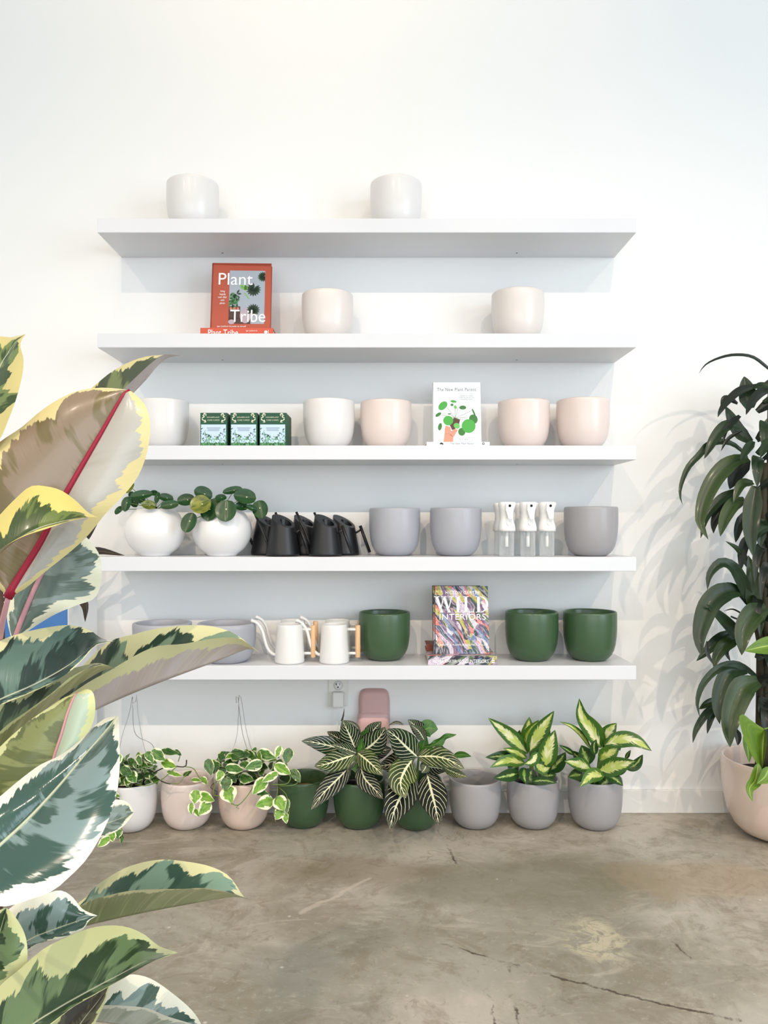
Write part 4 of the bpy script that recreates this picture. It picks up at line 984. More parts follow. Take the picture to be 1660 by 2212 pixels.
# 10 the large glossy leaf in front
L3('l', 'fic_blue', .70, [(-100, 1930), (-80, 1790), (0, 1721), (42, 1685), (84, 1654), (132, 1630), (172, 1600), (202, 1570), (226, 1553), (254, 1546)], [(-100, 1915), (-50, 1872), (0, 1826), (50, 1780), (95, 1734), (140, 1684), (180, 1636), (215, 1596), (240, 1566), (254, 1546)],
   [(-100, 1940), (0, 1959), (62, 1946), (112, 1926), (152, 1892), (192, 1850), (226, 1790), (249, 1720), (259, 1650), (260, 1600), (258, 1565), (254, 1546)], .03, -.05, .04, .010, .003, 'pale_rib', (.0018, .0008), [(-80, 1960, .8), (-14, 2000, .9)], dBase=-.07)
# 11 small pale leaf behind it
L3('l', 'fic_grey', .92, [(120, 1790), (160, 1745), (205, 1728), (238, 1728), (264, 1729), (281, 1740), (289, 1754)], [(100, 1810), (160, 1795), (205, 1785), (250, 1772), (289, 1754)], [(110, 1830), (160, 1824), (200, 1816), (240, 1801), (266, 1785), (283, 1765), (289, 1754)], .01, -.01, 0, .004, .002)
# 12 lower folded leaf over the floor
L3('l', 'fic_foldgreen', .95, [(100, 2010), (150, 1965), (182, 1941), (212, 1910), (260, 1880), (302, 1865), (350, 1857), (400, 1860), (450, 1870), (491, 1890), (512, 1915), (526, 1936), (546, 1944)],
   [(100, 2022), (190, 1999), (250, 1985), (320, 1970), (400, 1955), (460, 1944), (510, 1938), (546, 1944)], [(100, 2015), (150, 1975), (190, 1946), (225, 1936), (280, 1925), (340, 1921), (400, 1919), (440, 1918), (490, 1927), (520, 1936), (546, 1944)],
   .05, -.035, 0, -.001, .001, None, pet=[(50, 2040, .93), (-10, 2060, .9)])
# 13 blue-green leaf left of it
L3('l', 'fic_blue', .84, [(-20, 2075), (0, 1990), (30, 1956), (66, 1942), (112, 1926), (135, 1926), (158, 1941), (178, 1962), (211, 1978)], [(-20, 2085), (60, 2032), (100, 2014), (150, 1996), (190, 1982), (211, 1978)], [(-20, 2095), (58, 2058), (92, 2038), (132, 2026), (175, 2012), (193, 1988), (211, 1978)], .01, -.008, 0, .005, .002)
# 14 cropped green leaf at the left edge
L3('l', 'fic_green', .79, [(-90, 2140), (-70, 2040), (-30, 1985), (0, 1965), (14, 1961)], [(-80, 2160), (-40, 2100), (-10, 2040), (5, 1995), (14, 1961)], [(-60, 2170), (0, 2145), (32, 2118), (56, 2092), (61, 2066), (55, 2030), (41, 1992), (26, 1970), (14, 1961)], .01, -.01, 0, .006, .002)
# 15 big dark green leaf, lower left
L3('l', 'fic_green', .72, [(-90, 2320), (-50, 2190), (0, 2130), (42, 2094), (92, 2050), (142, 2025), (202, 2005), (264, 2000), (310, 2015), (344, 2043), (384, 2058)], [(-60, 2370), (0, 2290), (60, 2222), (120, 2182), (185, 2145), (260, 2105), (320, 2074), (384, 2058)],
   [(-50, 2380), (20, 2300), (90, 2232), (150, 2180), (210, 2147), (272, 2110), (330, 2076), (384, 2058)], .05, -.012, .02, .006, .002, None, pet=[(-50, 2400, .8), (-14, 2420, .9)])
# 16 dark underside below it
L3('l', 'fic_darkunder', .82, [(60, 2330), (90, 2240), (130, 2185), (180, 2150), (237, 2127)], [(110, 2340), (140, 2270), (175, 2210), (210, 2165), (237, 2127)], [(150, 2340), (185, 2260), (205, 2212), (227, 2165), (237, 2127)], .01, .01, 0, .004, .001)
# 17 leaf at the bottom
L3('l', 'fic_blue', .90, [(150, 2200), (190, 2165), (226, 2140), (250, 2118), (275, 2105), (312, 2110), (352, 2130), (392, 2160), (422, 2192), (445, 2222)], [(140, 2215), (200, 2208), (242, 2212), (292, 2222), (350, 2238), (445, 2232)], [(150, 2205), (185, 2180), (222, 2171), (270, 2172), (322, 2180), (352, 2192), (400, 2206), (430, 2218), (445, 2228)], .04, -.03, 0, .0, .001)

# ---------------------------------------------------------------- dark rubber plant and blue planter behind it
BX = (147-CX)/F*2.70
bl = empty('blue_planter', (BX-.15, CAMY+2.84, .0), 'white planter box with a blue front, left of the lowest shelf behind leaves', 'plant pot')
mb = MB(); zt = 1.10-(1300-CY)/F*2.7
mb.box(-.15, .15, -.14, .14, 0, zt-.0, bev=.004)
mb.build('planter_body', M['white_plastic'], bl, local=True)
MB().box(-.149, .149, -.1455, -.1403, .004, zt-.004, bev=.001).build('front_panel', M['blue'], bl, local=True)
dk = empty('dark_rubber_plant', (BX-.15, CAMY+2.84, zt+.0005), 'dark burgundy rubber plant leaves poking out beside the left shelf ends', 'potted plant')
MB().lathe([(0, 0), (.09, 0), (.10, .02), (.04, .035), (0, .035)], 24).build('soil', M['soil'], dk, local=True)
MB().tube(catmull([(BX-.15, CAMY+2.84, zt+.02), (BX-.13, CAMY+2.84, zt+.12), (BX-.14, CAMY+2.83, zt+.28)], 12), [.008]*12, 8).build('stem', M['dark_stem'], dk)
z1_ = Z(60, 1120, .1537)
for pts, w, D0, D1 in (([(300, 900), (700, 600), (950, 460), (1360, 520)], 150, 2.84, 2.80), ([(300, 800), (600, 500), (830, 290), (975, 85)], 110, 2.84, 2.82), ([(300, 900), (600, 1000), (800, 1200), (808, 1455)], 170, 2.84, 2.66),
                       ([(300, 700), (100, 600), (-300, 500)], 200, 2.84, 2.75), ([(300, 900), (0, 950), (-400, 1200)], 200, 2.84, 2.7), ([(350, 400), (300, 0), (150, -300)], 180, 2.83, 2.8)):
    leafz(dk, z1_, pts, w, 'burgundy', D0, D1, fold=.35, curl=.1)

# ---------------------------------------------------------------- coin plants in the globe pots
zc = Z(240, 1030, .2108)
def coin(px, lab, leaves):
    base = P(px, 1150, 2.91); rt = empty('coin_plant', (base.x, base.y, SZ[3]+.09), lab, 'potted plant', 'coin plants in the globe pots')
    MB().lathe([(0, .0), (.05, .0), (.058, .055), (0, .06)], 24).build('soil', M['soil'], rt, local=True)
    top = Vector((base.x, base.y, SZ[3]+.150))
    mbs = MB(); mbs.tube([top-Vector((0, 0, .02)), top+Vector((.002, 0, .03))], .006, 8); 
    mbs.build('stem', M['dark_stem'], rt)
    for i, (x, y, w, h, rot, D, mat, fd) in enumerate(leaves):
        c, s = math.cos(math.radians(rot)), math.sin(math.radians(rot))
        ux, uy = s, -c     # leaf's long axis (up when rot = 0)
        pts = [(x+ux*h/2*q, y+uy*h/2*q) for q in (1, .35, -.35, -1)]
        leafz(rt, zc, pts, w*1.12, mat, D+.012, D-.012, prof=disc, fold=fd, curl=-.08, n=16)
        e = P(*zc((x+ux*h*.1, y+uy*h*.1)), D+.004)
        md = top.lerp(e, .5)+Vector((0, 0, .012))
        MB().tube(catmull([top+Vector((0, 0, .02)), md, e], 10), .0013, 6).build('petiole', M['green_stem'], rt)
coin(335.5, 'coin plant in the left globe pot, dark leaves level with the rim', [
    (188, 110, 85, 130, 25, 2.90, 'pilea_olive', .3), (160, 280, 90, 160, 12, 2.84, 'pilea', .25), (82, 345, 60, 110, 40, 2.84, 'pilea', .3), (240, 262, 80, 110, -25, 2.88, 'pilea', .2),
    (310, 190, 90, 240, 82, 2.87, 'pilea', .3), (385, 292, 90, 150, 95, 2.82, 'pilea_olive', .3), (205, 180, 50, 60, 0, 2.92, 'pilea', .1), (475, 215, 50, 120, 12, 2.84, 'pilea', .2), (562, 215, 80, 160, 100, 2.91, 'pilea', .2),
    (600, 290, 90, 190, 80, 2.84, 'pilea', .2), (770, 240, 120, 190, 80, 2.88, 'pilea', .15), (440, 170, 60, 90, 80, 2.96, 'pilea', .2), (300, 240, 70, 110, 60, 2.95, 'pilea', .2)])
coin(480, 'coin plant in the right globe pot, broad leaves hanging over the rim', [
    (945, 170, 130, 200, 110, 2.86, 'pilea', .1), (918, 285, 185, 220, 70, 2.80, 'pilea_olive', .05), (1010, 350, 165, 210, 10, 2.82, 'pilea', .15), (1180, 350, 195, 225, 2, 2.80, 'pilea', .15), (1125, 215, 70, 120, 80, 2.86, 'pilea', .1),
    (1245, 142, 75, 210, 78, 2.90, 'pilea', .25), (1372, 205, 150, 235, 98, 2.86, 'pilea', .15), (1335, 305, 90, 140, 88, 2.86, 'pilea', .2), (1440, 320, 60, 120, 110, 2.84, 'pilea', .3), (1530, 335, 145, 190, -12, 2.86, 'pilea', .2), (800, 470, 140, 220, 22, 2.80, 'pilea', .15),
    (1060, 270, 90, 140, 60, 2.93, 'pilea', .1)])

# ---------------------------------------------------------------- zebra-striped plants
zb = Z(640, 1540, .2349)
def zroot(px, D, z, name, lab, cat, grp):
    r = empty(name, (XZ(px, D), CAMY+D, z), lab, cat, grp); nursery(r, .072, .128); return r
def stem(rt, pts, r0=.006, r1=.003, m='green_stem'):
    MB().tube(catmull(pts, 12), [r0+(r1-r0)*i/11 for i in range(12)], 8).build('stem', M[m], rt)
za = zroot(776, 2.93, .016, 'zebra_plant', 'white-veined zebra plant on the left, leaf tip pointing to the outlet', 'potted plant', 'zebra plants on the floor')
stem(za, [P(774, 1700, 2.93), P(773, 1660, 2.93), P(771, 1618, 2.93)])
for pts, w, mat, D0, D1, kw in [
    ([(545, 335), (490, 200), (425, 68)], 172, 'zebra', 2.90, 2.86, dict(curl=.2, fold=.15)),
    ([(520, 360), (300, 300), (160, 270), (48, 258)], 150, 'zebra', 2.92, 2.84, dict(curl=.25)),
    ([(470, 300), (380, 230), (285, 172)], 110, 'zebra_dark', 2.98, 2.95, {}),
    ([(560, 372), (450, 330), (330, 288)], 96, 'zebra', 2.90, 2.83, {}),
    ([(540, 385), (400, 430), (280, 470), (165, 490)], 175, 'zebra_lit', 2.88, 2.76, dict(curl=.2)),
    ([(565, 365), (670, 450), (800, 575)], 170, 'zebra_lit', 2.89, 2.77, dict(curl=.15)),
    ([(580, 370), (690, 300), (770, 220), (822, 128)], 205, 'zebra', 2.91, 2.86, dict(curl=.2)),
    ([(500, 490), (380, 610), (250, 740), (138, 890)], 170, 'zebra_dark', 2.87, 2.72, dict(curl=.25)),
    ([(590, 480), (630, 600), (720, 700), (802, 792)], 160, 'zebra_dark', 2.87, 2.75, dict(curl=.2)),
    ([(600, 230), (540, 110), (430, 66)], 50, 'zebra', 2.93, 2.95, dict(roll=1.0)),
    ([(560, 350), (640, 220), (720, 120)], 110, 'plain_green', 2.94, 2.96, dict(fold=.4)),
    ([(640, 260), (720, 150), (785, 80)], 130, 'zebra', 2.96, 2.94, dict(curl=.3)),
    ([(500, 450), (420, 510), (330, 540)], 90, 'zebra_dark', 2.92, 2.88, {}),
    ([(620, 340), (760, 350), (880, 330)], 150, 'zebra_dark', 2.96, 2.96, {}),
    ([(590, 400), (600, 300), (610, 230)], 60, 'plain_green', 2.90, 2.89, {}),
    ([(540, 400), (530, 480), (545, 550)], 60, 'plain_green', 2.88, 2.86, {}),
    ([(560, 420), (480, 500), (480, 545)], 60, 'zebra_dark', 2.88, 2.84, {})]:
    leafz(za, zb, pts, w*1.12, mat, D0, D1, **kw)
spk = MB().tube(catmull([P(*zb((420, 75)), 2.88), P(*zb((435, 20)), 2.89), P(744, 1530, 2.90)], 10), [.004, .0038, .0035, .0032, .003, .0025, .002, .0015, .001, .0006], 6); spk.build('dry_flower_spike', M['dark_stem'], za)
zr = zroot(899, 2.92, .016, 'zebra_plant', 'white-veined zebra plant on the right, long leaves hanging down its pot', 'potted plant', 'zebra plants on the floor')
stem(zr, [P(900, 1700, 2.92), P(903, 1660, 2.92), P(906, 1622, 2.92)])
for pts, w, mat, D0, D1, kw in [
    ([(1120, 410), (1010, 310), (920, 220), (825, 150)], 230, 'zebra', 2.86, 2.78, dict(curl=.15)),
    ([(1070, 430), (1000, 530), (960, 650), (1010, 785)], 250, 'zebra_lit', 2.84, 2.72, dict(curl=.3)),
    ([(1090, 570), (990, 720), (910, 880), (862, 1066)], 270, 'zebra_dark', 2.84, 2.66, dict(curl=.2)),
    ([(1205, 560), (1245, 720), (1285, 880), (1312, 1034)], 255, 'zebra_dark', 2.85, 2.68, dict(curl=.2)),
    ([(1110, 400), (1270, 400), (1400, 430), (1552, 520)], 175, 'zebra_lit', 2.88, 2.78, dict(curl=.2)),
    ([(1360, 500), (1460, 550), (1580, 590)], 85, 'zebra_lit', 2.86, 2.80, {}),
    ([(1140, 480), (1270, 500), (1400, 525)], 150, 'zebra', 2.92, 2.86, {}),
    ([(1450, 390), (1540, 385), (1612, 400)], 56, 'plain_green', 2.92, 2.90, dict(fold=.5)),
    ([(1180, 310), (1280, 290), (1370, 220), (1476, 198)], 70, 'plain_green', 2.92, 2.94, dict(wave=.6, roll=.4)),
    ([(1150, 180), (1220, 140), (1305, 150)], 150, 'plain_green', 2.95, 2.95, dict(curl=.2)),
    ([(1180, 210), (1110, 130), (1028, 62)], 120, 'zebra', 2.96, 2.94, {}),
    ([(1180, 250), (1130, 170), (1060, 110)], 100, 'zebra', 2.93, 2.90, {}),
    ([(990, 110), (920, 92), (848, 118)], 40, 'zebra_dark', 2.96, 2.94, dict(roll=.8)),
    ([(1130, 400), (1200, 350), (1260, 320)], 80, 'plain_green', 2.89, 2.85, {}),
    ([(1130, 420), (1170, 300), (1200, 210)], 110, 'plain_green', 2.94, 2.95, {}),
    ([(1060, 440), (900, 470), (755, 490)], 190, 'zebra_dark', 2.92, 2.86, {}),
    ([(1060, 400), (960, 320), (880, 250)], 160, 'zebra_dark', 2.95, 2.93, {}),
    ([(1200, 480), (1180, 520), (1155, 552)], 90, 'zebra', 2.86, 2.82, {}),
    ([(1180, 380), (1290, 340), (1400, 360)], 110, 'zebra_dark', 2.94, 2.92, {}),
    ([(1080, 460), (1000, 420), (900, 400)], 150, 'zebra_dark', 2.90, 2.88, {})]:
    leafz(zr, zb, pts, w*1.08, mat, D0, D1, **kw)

# ---------------------------------------------------------------- cream-centred dumb canes
zd = Z(940, 1480, .3012)
dc = zroot(1152, 2.93, .016, 'dumb_cane', 'dumb cane with cream-centred leaves in the middle grey floor pot', 'potted plant', 'dumb canes on the floor')
stem(dc, [P(1150, 1700, 2.93), P(1149, 1665, 2.93), P(1148, 1625, 2.93)], .010, .006)
for pts, w, mat, D0, D1, kw in [
    ([(668, 490), (560, 385), (470, 310), (382, 235)], 112, 'dieff', 2.90, 2.86, {}), ([(675, 485), (730, 370), (790, 280), (855, 185)], 125, 'dieff', 2.89, 2.85, dict(fold=.4)),
    ([(650, 460), (665, 350), (678, 228)], 105, 'dieff_lime', 2.97, 2.98, {}), ([(650, 470), (680, 360), (745, 250)], 110, 'dieff_lime', 2.94, 2.93, {}), ([(790, 600), (815, 460), (862, 322)], 140, 'dieff', 2.86, 2.84, dict(curl=.1)),
    ([(700, 500), (770, 400), (825, 310)], 120, 'dieff_dark', 2.97, 2.97, {}), ([(650, 560), (520, 540), (395, 590)], 85, 'dieff_lime', 2.86, 2.78, dict(curl=.2)), ([(610, 520), (480, 510), (362, 518)], 80, 'dieff_dark', 2.90, 2.84, dict(curl=.2)),
    ([(610, 630), (520, 650), (420, 668)], 90, 'dieff_dark', 2.84, 2.78, {}), ([(820, 620), (890, 550), (938, 480)], 105, 'dieff_dark', 2.90, 2.86, {}), ([(660, 525), (590, 485), (490, 452)], 60, 'dieff_lime', 2.88, 2.85, {}),
    ([(740, 480), (700, 545), (640, 565)], 75, 'dieff', 2.84, 2.78, {}), ([(640, 590), (640, 650), (655, 712)], 80, 'dieff_dark', 2.84, 2.79, {}), ([(690, 690), (790, 685), (880, 702)], 60, 'dieff_dark', 2.84, 2.80, {}),
    ([(740, 640), (810, 650), (872, 640)], 95, 'dieff_dark', 2.86, 2.82, {}), ([(600, 500), (590, 400), (610, 322)], 85, 'dieff_dark', 2.98, 2.98, {}), ([(720, 560), (780, 600), (830, 590)], 90, 'dieff', 2.85, 2.82, {}),
    ([(560, 560), (590, 490), (570, 420)], 70, 'dieff_dark', 2.97, 2.96, {}), ([(700, 600), (680, 660), (720, 715)], 110, 'dieff_dark', 2.88, 2.86, {}), ([(600, 560), (560, 600), (600, 670)], 80, 'dieff_dark', 2.92, 2.90, {}),
    ([(760, 560), (770, 480), (740, 420)], 110, 'dieff_dark', 2.93, 2.92, {}), ([(560, 520), (545, 560), (500, 560)], 60, 'dieff_dark', 2.92, 2.90, {})]:
    leafz(dc, zd, pts, w, mat, D0, D1, **kw)
d2 = zroot(1286, 2.92, .016, 'dumb_cane', 'taller dumb cane with cream-centred leaves in the rightmost grey floor pot', 'potted plant', 'dumb canes on the floor')
stem(d2, [P(1288, 1700, 2.92), P(1294, 1660, 2.92), P(1298, 1620, 2.92)], .010, .006)
for pts, w, mat, D0, D1, kw in [
    ([(1195, 450), (1120, 330), (1050, 220), (1035, 96)], 125, 'dieff', 2.90, 2.86, dict(fold=.35)), ([(1205, 440), (1160, 330), (1105, 215)], 95, 'dieff_lime', 2.92, 2.90, {}), ([(1120, 460), (1050, 360), (980, 300), (896, 262)], 55, 'dieff_lime', 2.90, 2.85, dict(roll=.5)),
    ([(1215, 430), (1330, 390), (1440, 400), (1556, 472)], 118, 'dieff', 2.88, 2.80, dict(curl=.15)), ([(1200, 400), (1250, 330), (1303, 272)], 105, 'dieff', 2.94, 2.93, {}), ([(1170, 615), (1300, 580), (1440, 545)], 135, 'dieff', 2.86, 2.78, dict(curl=.1)),
    ([(1120, 600), (1030, 565), (930, 545)], 95, 'dieff', 2.86, 2.80, dict(curl=.2)), ([(1110, 570), (1075, 500), (1050, 430)], 140, 'dieff_dark', 2.90, 2.88, {}), ([(1180, 540), (1250, 490), (1325, 440)], 120, 'dieff_lime', 2.89, 2.86, {}),
    ([(1215, 655), (1130, 645), (1040, 728)], 100, 'dieff_lime', 2.80, 2.72, dict(curl=.3)), ([(1230, 640), (1290, 670), (1350, 722)], 85, 'dieff_dark', 2.84, 2.79, {}), ([(1370, 600), (1440, 570), (1492, 498)], 75, 'dieff_dark', 2.88, 2.86, {}),
    ([(1370, 530), (1385, 495), (1405, 465)], 32, 'dieff_dark', 2.90, 2.88, {}), ([(1060, 640), (1000, 645), (955, 660)], 85, 'dieff_dark', 2.85, 2.81, {}), ([(1000, 500), (950, 465), (892, 430)], 40, 'dieff_dark', 2.90, 2.88, {}),
    ([(1150, 500), (1140, 440), (1158, 388)], 62, 'dieff_dark', 2.88, 2.86, {}), ([(1180, 720), (1230, 690), (1240, 640)], 110, 'dieff_dark', 2.86, 2.86, {}), ([(1140, 720), (1150, 650), (1120, 590)], 110, 'dieff_dark', 2.90, 2.88, {}),
    ([(1100, 560), (1030, 520), (985, 470)], 80, 'dieff_dark', 2.94, 2.93, {}), ([(1240, 600), (1330, 600), (1380, 560)], 90, 'dieff_dark', 2.92, 2.90, {}), ([(1200, 450), (1290, 420), (1330, 470)], 100, 'dieff_dark', 2.93, 2.92, {}), ([(1290, 640), (1300, 600), (1370, 600)], 90, 'dieff_dark', 2.90, 2.88, {})]:
    leafz(d2, zd, pts, w, mat, D0, D1, **kw)

# ---------------------------------------------------------------- trailing pothos with wire hangers
zp = Z(180, 1460, .3133)
def pothos(px, D, lab, seedn, dome, traced, vines, wires, hookpx):
    rt = empty('trailing_pothos', (XZ(px, D), CAMY+D, .016), lab, 'potted plant', 'trailing pothos on the floor'); nursery(rt, .072, .135)
    rr = random.Random(seedn)
    for i, (x0, x1, y0, y1, n) in enumerate(dome):
        for q in range(n):
            cx_, cy_ = rr.uniform(x0, x1), rr.uniform(y0, y1); dz = D + rr.uniform(-.10, .05)
            L = rr.uniform(62, 100); a = rr.uniform(0, 2*math.pi) if rr.random() < .5 else rr.gauss(1.3, .7)
            dx, dy = math.cos(a)*L/2, abs(math.sin(a))*L/2*.8
            mat = rr.choice(['pothos', 'pothos', 'pothos_green', 'pothos_green', 'pothos_lime'])
            N = Vector((rr.gauss(0, .5), -1, rr.uniform(.1, 1.2)))
            leafz(rt, zp, [(cx_-dx, cy_-dy), (cx_, cy_), (cx_+dx, cy_+dy)], L*rr.uniform(.6, .8), mat, dz+.02, dz-.03, prof=heart, fold=.35, curl=.15, wave=.15, N=N, n=12, m=3)
    for x, y, L, w, a, dz, mat in traced:
        dx, dy = math.cos(math.radians(a))*L/2, math.sin(math.radians(a))*L/2
        leafz(rt, zp, [(x-dx, y-dy), (x+dx*.1, y+dy*.1), (x+dx, y+dy)], w, mat, dz+.012, dz-.012, prof=heart, fold=.3, curl=.2, wave=.15, n=14, m=4, N=Vector((.2, -1, .25)))
    for v in vines:
        pts = [P(*zp((x, y)), d) for x, y, d in v[1]]
        MB().tube(catmull(pts, 22), v[2] if len(v) > 2 else .0016, 6).build('vine', M[v[0]], rt)
    for w_ in wires:
        MB().tube(catmull([P(*zp((x, y)), d) for x, y, d in w_], 26), .0009, 6).build('wire_hanger', M['wire'], rt)
    return rt
pothos(283, 2.90, 'trailing pothos in the leftmost white floor pot, partly behind foreground leaves', 11,
    [(215, 500, 555, 740, 54), (330, 520, 560, 640, 10)],
    [(600, 525, 130, 50, 10, 2.84, 'pothos_green'), (655, 530, 60, 30, 40, 2.84, 'pothos_green'), (520, 550, 120, 80, 40, 2.80, 'pothos'), (590, 610, 110, 75, 20, 2.80, 'pothos_lime'), (460, 560, 90, 60, 60, 2.80, 'pothos'), (630, 675, 110, 40, 15, 2.80, 'pothos_lime'),
     (720, 672, 70, 36, -30, 2.80, 'pothos_green'), (780, 718, 70, 34, 5, 2.79, 'pothos_lime'), (835, 722, 66, 44, 50, 2.79, 'pothos_lime'), (215, 820, 80, 60, 20, 2.80, 'pothos_lime'), (140, 1145, 110, 60, 140, 2.68, 'pothos_lime'), (200, 1110, 70, 60, 80, 2.70, 'pothos_lime'), (240, 1090, 70, 60, 100, 2.72, 'pothos'), (265, 1120, 70, 30, 95, 2.72, 'pothos_green'),
     (240, 580, 90, 60, 100, 2.80, 'pothos_lime'), (340, 700, 90, 80, 60, 2.79, 'pothos'), (300, 660, 90, 70, 30, 2.79, 'pothos_green')],
    [('dark_stem', [(430, 700, 2.86), (520, 650, 2.82), (600, 622, 2.80), (700, 626, 2.80), (712, 580, 2.80)], .0022), ('dark_stem', [(440, 640, 2.86), (500, 700, 2.80), (560, 735, 2.78), (600, 745, 2.78)], .002),
     ('green_stem', [(700, 625, 2.80), (760, 640, 2.79), (800, 700, 2.78), (850, 745, 2.78)], .0016), ('green_stem', [(360, 750, 2.80), (440, 755, 2.77), (540, 715, 2.77), (600, 665, 2.78), (650, 620, 2.8)], .0018), ('green_stem', [(600, 740, 2.78), (660, 740, 2.78), (700, 690, 2.79), (730, 660, 2.8)], .0015),
     ('dark_stem', [(230, 760, 2.80), (215, 830, 2.76), (250, 850, 2.76)], .002), ('green_stem', [(230, 740, 2.81), (190, 830, 2.78), (235, 950, 2.76), (265, 1060, 2.73), (262, 1130, 2.72)], .0018), ('green_stem', [(620, 520, 2.84), (665, 545, 2.84), (655, 590, 2.85)], .0015)],
    [[(265, 440, 2.88), (262, 560, 2.88)] if 0 else [(215, 720, 2.86), (262, 440, 2.88), (305, 300, 2.90), (330, 200, 2.90), (337, 130, 2.90), (345, 205, 2.90), (362, 175, 2.90), (368, 128, 2.90), (376, 240, 2.90), (400, 400, 2.88), (430, 530, 2.86), (455, 620, 2.84)], [(340, 200, 2.90), (360, 400, 2.95), (480, 480, 2.98), (500, 640, 3.0)]], 0)
pothos(528, 2.925, 'trailing pothos in the glossy pink floor pot, leaves spilling to both sides', 23,
    [(950, 1240, 530, 750, 46), (1150, 1410, 530, 700, 18), (880, 1000, 600, 730, 10)],
    [(775, 835, 100, 90, 100, 2.76, 'pothos_lime'), (845, 840, 130, 80, 20, 2.76, 'pothos_lime'), (835, 915, 120, 90, 130, 2.75, 'pothos_lime'), (745, 915, 80, 50, 90, 2.75, 'pothos_lime'), (785, 945, 60, 40, 60, 2.75, 'pothos_lime'),
     (1005, 820, 120, 120, 70, 2.78, 'pothos_lime'), (1215, 760, 150, 90, 130, 2.78, 'pothos_lime'), (1285, 700, 130, 60, 150, 2.78, 'pothos_lime'), (1250, 875, 130, 100, 160, 2.77, 'pothos_lime'), (1240, 810, 110, 50, 20, 2.79, 'pothos_green'), (1360, 880, 110, 100, 60, 2.76, 'pothos_lime'), (1350, 950, 100, 80, 120, 2.76, 'pothos_lime'), (1395, 980, 80, 50, 80, 2.76, 'pothos_lime'), (1405, 900, 110, 40, 95, 2.77, 'pothos'),
     (1375, 645, 130, 80, 30, 2.80, 'pothos_lime'), (1470, 690, 110, 60, 60, 2.80, 'pothos_green'), (1410, 550, 110, 80, 100, 2.84, 'pothos_green'), (1345, 525, 90, 55, 110, 2.84, 'pothos_lime'), (1265, 545, 130, 80, 20, 2.84, 'pothos'), (1175, 620, 130, 80, 160, 2.79, 'pothos'), (870, 630, 120, 70, 80, 2.82, 'pothos_green'), (985, 745, 90, 90, 90, 2.79, 'pothos_green'),
     (1080, 540, 130, 70, 10, 2.88, 'pothos_green'), (1045, 640, 130, 70, 10, 2.80, 'pothos'), (940, 690, 80, 60, 120, 2.79, 'pothos_lime')],
    [('green_stem', [(935, 700, 2.82), (905, 760, 2.78), (900, 820, 2.77), (940, 828, 2.77)], .0016), ('green_stem', [(1180, 750, 2.80), (1130, 830, 2.77), (1070, 890, 2.76), (1020, 880, 2.76)], .0017), ('green_stem', [(1400, 660, 2.80), (1430, 700, 2.79), (1400, 745, 2.79), (1300, 750, 2.79)], .002),
     ('green_stem', [(1440, 660, 2.80), (1490, 700, 2.80), (1460, 750, 2.80), (1350, 760, 2.80)], .0018), ('green_stem', [(1340, 760, 2.79), (1340, 800, 2.77), (1320, 900, 2.76), (1325, 1010, 2.75)], .0014), ('green_stem', [(1350, 770, 2.79), (1400, 820, 2.77), (1418, 920, 2.76), (1415, 1000, 2.75)], .0012), ('green_stem', [(1070, 895, 2.76), (1055, 905, 2.76), (1075, 915, 2.76)], .001), ('dark_stem', [(900, 740, 2.80), (880, 770, 2.79), (920, 800, 2.78), (905, 850, 2.77)], .0012)],
    [[(1000, 590, 2.86), (1030, 510, 2.87), (1062, 400, 2.90), (1072, 200, 2.91), (1066, 140, 2.91), (1056, 130, 2.91), (1054, 180, 2.91), (1068, 200, 2.91), (1074, 140, 2.91), (1080, 122, 2.91), (1095, 190, 2.91), (1125, 380, 2.90), (1150, 470, 2.88), (1185, 580, 2.87)], [(1072, 200, 2.91), (1100, 400, 2.97), (1150, 560, 3.0)]], 0)

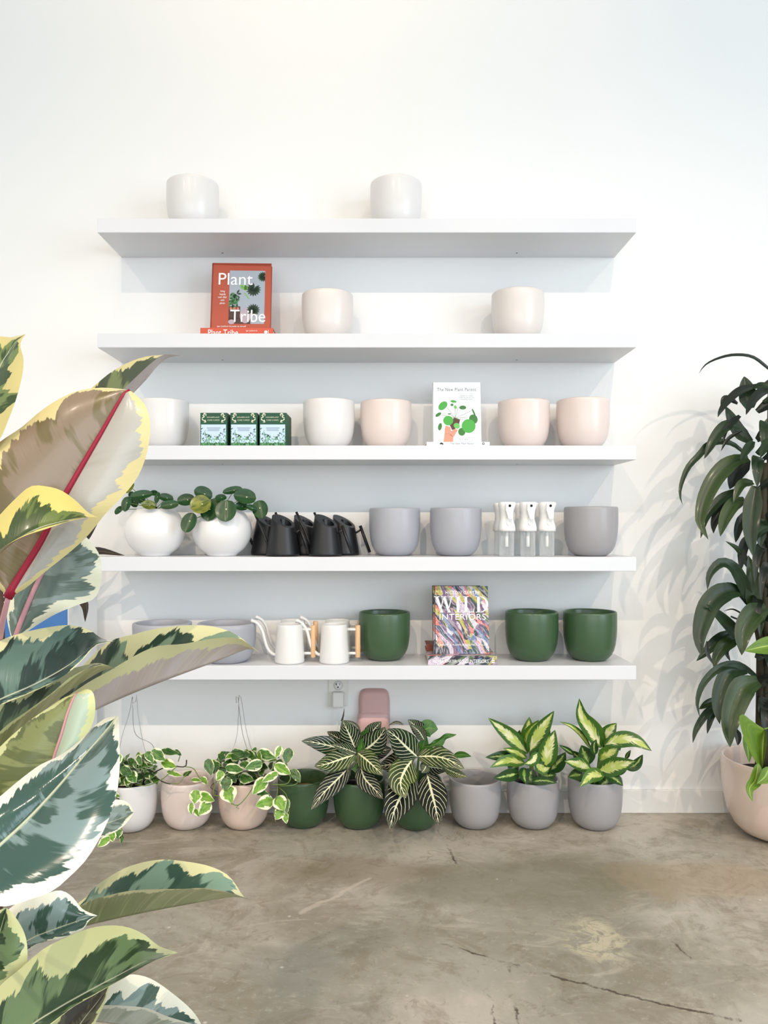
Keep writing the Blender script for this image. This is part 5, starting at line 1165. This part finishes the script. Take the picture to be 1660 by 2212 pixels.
# ---------------------------------------------------------------- tall corn plant in the pink planter
z4 = Z(1400, 720, .2621); z5 = Z(1400, 1200, .2985)
dr = empty('corn_plant', (PLX, PLY, .05), 'tall dark green strap-leaved plant at the right edge', 'potted plant')
MB().lathe([(0, 0), (.11, 0), (.120, .02), (.168, .155), (.10, .160), (0, .163)], 40).build('soil', M['soil'], dr, local=True)
for px, ytop in ((1652, 1000), (1668, 830), (1640, 1330)):
    MB().tube(catmull([P(px, 1660, 2.83), P(px+3, 1400, 2.84), P(px-3, (1400+ytop)/2, 2.83), P(px, ytop, 2.83)], 24), [.013]*24, 10).build('cane', M['cane'], dr)
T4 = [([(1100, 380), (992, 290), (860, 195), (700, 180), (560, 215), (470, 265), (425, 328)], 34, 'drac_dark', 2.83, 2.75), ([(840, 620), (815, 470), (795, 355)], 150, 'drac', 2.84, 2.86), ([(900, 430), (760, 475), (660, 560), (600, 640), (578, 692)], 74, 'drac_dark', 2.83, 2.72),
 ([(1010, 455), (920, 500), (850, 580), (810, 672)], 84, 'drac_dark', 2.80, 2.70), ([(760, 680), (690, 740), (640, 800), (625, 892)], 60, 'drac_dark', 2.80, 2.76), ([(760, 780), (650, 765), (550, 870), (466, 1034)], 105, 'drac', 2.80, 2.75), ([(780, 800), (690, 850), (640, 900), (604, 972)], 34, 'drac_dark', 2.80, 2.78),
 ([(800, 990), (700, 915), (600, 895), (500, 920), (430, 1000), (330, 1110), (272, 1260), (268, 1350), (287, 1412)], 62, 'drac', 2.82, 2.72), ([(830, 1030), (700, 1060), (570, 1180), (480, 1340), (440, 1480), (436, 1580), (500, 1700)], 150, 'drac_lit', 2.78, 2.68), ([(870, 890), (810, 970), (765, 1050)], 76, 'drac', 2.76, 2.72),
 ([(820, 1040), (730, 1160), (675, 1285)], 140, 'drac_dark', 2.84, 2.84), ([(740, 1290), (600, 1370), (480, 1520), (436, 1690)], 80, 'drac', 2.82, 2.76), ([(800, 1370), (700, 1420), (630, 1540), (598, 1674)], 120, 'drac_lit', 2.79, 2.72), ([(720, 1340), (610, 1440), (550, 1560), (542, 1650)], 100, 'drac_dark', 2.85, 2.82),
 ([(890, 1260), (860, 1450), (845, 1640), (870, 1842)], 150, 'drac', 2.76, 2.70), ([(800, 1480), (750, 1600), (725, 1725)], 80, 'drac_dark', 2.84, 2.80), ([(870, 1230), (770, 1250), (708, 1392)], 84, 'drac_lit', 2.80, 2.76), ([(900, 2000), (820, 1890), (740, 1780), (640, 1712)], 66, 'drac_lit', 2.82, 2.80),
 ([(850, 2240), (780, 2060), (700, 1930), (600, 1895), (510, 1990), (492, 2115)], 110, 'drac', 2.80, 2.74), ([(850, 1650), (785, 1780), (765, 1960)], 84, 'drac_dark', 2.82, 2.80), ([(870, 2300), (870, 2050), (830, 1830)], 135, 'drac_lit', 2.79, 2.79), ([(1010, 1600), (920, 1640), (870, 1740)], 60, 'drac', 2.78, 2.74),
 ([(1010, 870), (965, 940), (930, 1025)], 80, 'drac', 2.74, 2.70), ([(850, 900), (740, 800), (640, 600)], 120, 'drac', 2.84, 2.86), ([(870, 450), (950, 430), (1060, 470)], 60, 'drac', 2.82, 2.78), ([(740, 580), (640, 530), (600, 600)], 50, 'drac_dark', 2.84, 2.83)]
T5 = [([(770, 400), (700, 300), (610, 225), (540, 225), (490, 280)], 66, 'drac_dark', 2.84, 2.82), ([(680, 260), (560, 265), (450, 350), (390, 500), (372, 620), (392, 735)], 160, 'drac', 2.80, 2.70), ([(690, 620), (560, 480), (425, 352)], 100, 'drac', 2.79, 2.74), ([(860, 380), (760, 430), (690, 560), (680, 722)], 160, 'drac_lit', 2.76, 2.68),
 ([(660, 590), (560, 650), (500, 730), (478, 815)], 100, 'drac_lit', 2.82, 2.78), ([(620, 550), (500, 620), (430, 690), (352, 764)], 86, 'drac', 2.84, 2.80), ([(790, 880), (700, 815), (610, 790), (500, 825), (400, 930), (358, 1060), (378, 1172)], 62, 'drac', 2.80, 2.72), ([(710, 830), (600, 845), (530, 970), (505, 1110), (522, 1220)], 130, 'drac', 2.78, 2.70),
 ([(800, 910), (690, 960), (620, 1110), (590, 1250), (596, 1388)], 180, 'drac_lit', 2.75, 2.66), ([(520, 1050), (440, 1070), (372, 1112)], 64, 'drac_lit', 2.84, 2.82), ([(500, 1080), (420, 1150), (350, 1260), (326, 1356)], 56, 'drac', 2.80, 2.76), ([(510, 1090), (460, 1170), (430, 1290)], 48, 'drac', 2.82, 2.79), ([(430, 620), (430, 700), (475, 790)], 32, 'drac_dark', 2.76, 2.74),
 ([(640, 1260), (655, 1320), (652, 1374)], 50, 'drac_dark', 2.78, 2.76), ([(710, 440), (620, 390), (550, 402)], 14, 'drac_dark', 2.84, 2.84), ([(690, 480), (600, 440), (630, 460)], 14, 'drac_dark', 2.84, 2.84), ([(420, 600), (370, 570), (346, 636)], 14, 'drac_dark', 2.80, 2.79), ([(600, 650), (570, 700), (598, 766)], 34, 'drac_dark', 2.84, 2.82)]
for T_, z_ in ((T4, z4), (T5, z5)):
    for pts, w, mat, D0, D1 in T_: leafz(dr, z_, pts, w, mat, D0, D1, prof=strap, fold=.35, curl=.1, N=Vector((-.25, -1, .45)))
rr = random.Random(4)
for i in range(34):     # the crowd of leaves about the canes
    py = 850+i*21+rr.uniform(-8, 8); px = rr.choice([1636, 1650, 1662]); a = rr.uniform(-2.6, .5)
    b = P(px, py, 2.83); L = rr.uniform(.11, .20); dx, dy = math.cos(a), math.sin(a)
    if dy > .2: dy = .2
    q = [b, b+Vector((dx*L*.4, dy*L*.35, L*.22)), b+Vector((dx*L*.8, dy*L*.6, L*.02)), b+Vector((dx*L*1.0, dy*L*.75, -L*.45))]
    if q[3].x < P(1600, 1000, 2.8).x:
        q = [Vector((b.x+(p.x-b.x)*.35, p.y, p.z)) for p in q]
    strip_leaf('leaf', q, rr.uniform(.028, .045), M[rr.choice(['drac_dark', 'drac_dark', 'drac'])], dr, strap, Vector((-.2, -1, .5)), fold=.3, curl=.1)
# arrow-shaped lime leaves growing beside it
lm = empty('arrowhead_plant', (PLX+.02, PLY-.10, .205), 'lime green arrow-shaped leaves hanging over the large pink planter', 'potted plant')
def cvz(pts, D, dd=0): return [P(*z5(p), D+dd) for p in pts]
a = cvz([(845, 1255), (800, 1228), (740, 1185), (695, 1150), (664, 1160), (668, 1220), (690, 1300), (730, 1400), (790, 1510), (826, 1548)], 2.62); r = cvz([(845, 1255), (838, 1350), (832, 1450), (826, 1548)], 2.63); b = cvz([(845, 1255), (862, 1300), (858, 1400), (842, 1490), (826, 1548)], 2.60)
a[0] = b[0] = r[0]; a[-1] = b[-1] = r[-1]
loft_leaf('leaf', a, r, b, M['lime'], lm, 24, 6, .006)
leafz(lm, z5, [(820, 1480), (800, 1580), (770, 1660), (700, 1690), (756, 1778)], 95, 'drac_lit', 2.60, 2.56, N=Vector((0, -1, .2))) if 0 else None
leafz(lm, z5, [(800, 1500), (780, 1620), (735, 1690), (757, 1780)], 90, 'lime', 2.62, 2.56); leafz(lm, z5, [(880, 1530), (850, 1600), (790, 1650)], 95, 'lime', 2.60, 2.57)
leafz(lm, z5, [(700, 1290), (725, 1400), (735, 1500)], 66, 'lime', 2.72, 2.68); leafz(lm, z5, [(1000, 640), (860, 655), (700, 690)], 130, 'lime', 2.70, 2.66)
MB().tube(catmull([P(*z5((845, 1256)), 2.63), P(*z5((900, 1250)), 2.66), P(*z5((1000, 1320)), 2.72), Vector((PLX+.02, PLY-.08, .21))], 18), .0028, 8).build('petiole', M['lime'], lm)
MB().tube(catmull([P(*z5((1000, 640)), 2.70), P(*z5((1040, 900)), 2.72), P(*z5((1000, 1400)), 2.74), Vector((PLX+.02, PLY-.07, .21))], 24), .0028, 8).build('petiole', M['lime'], lm)
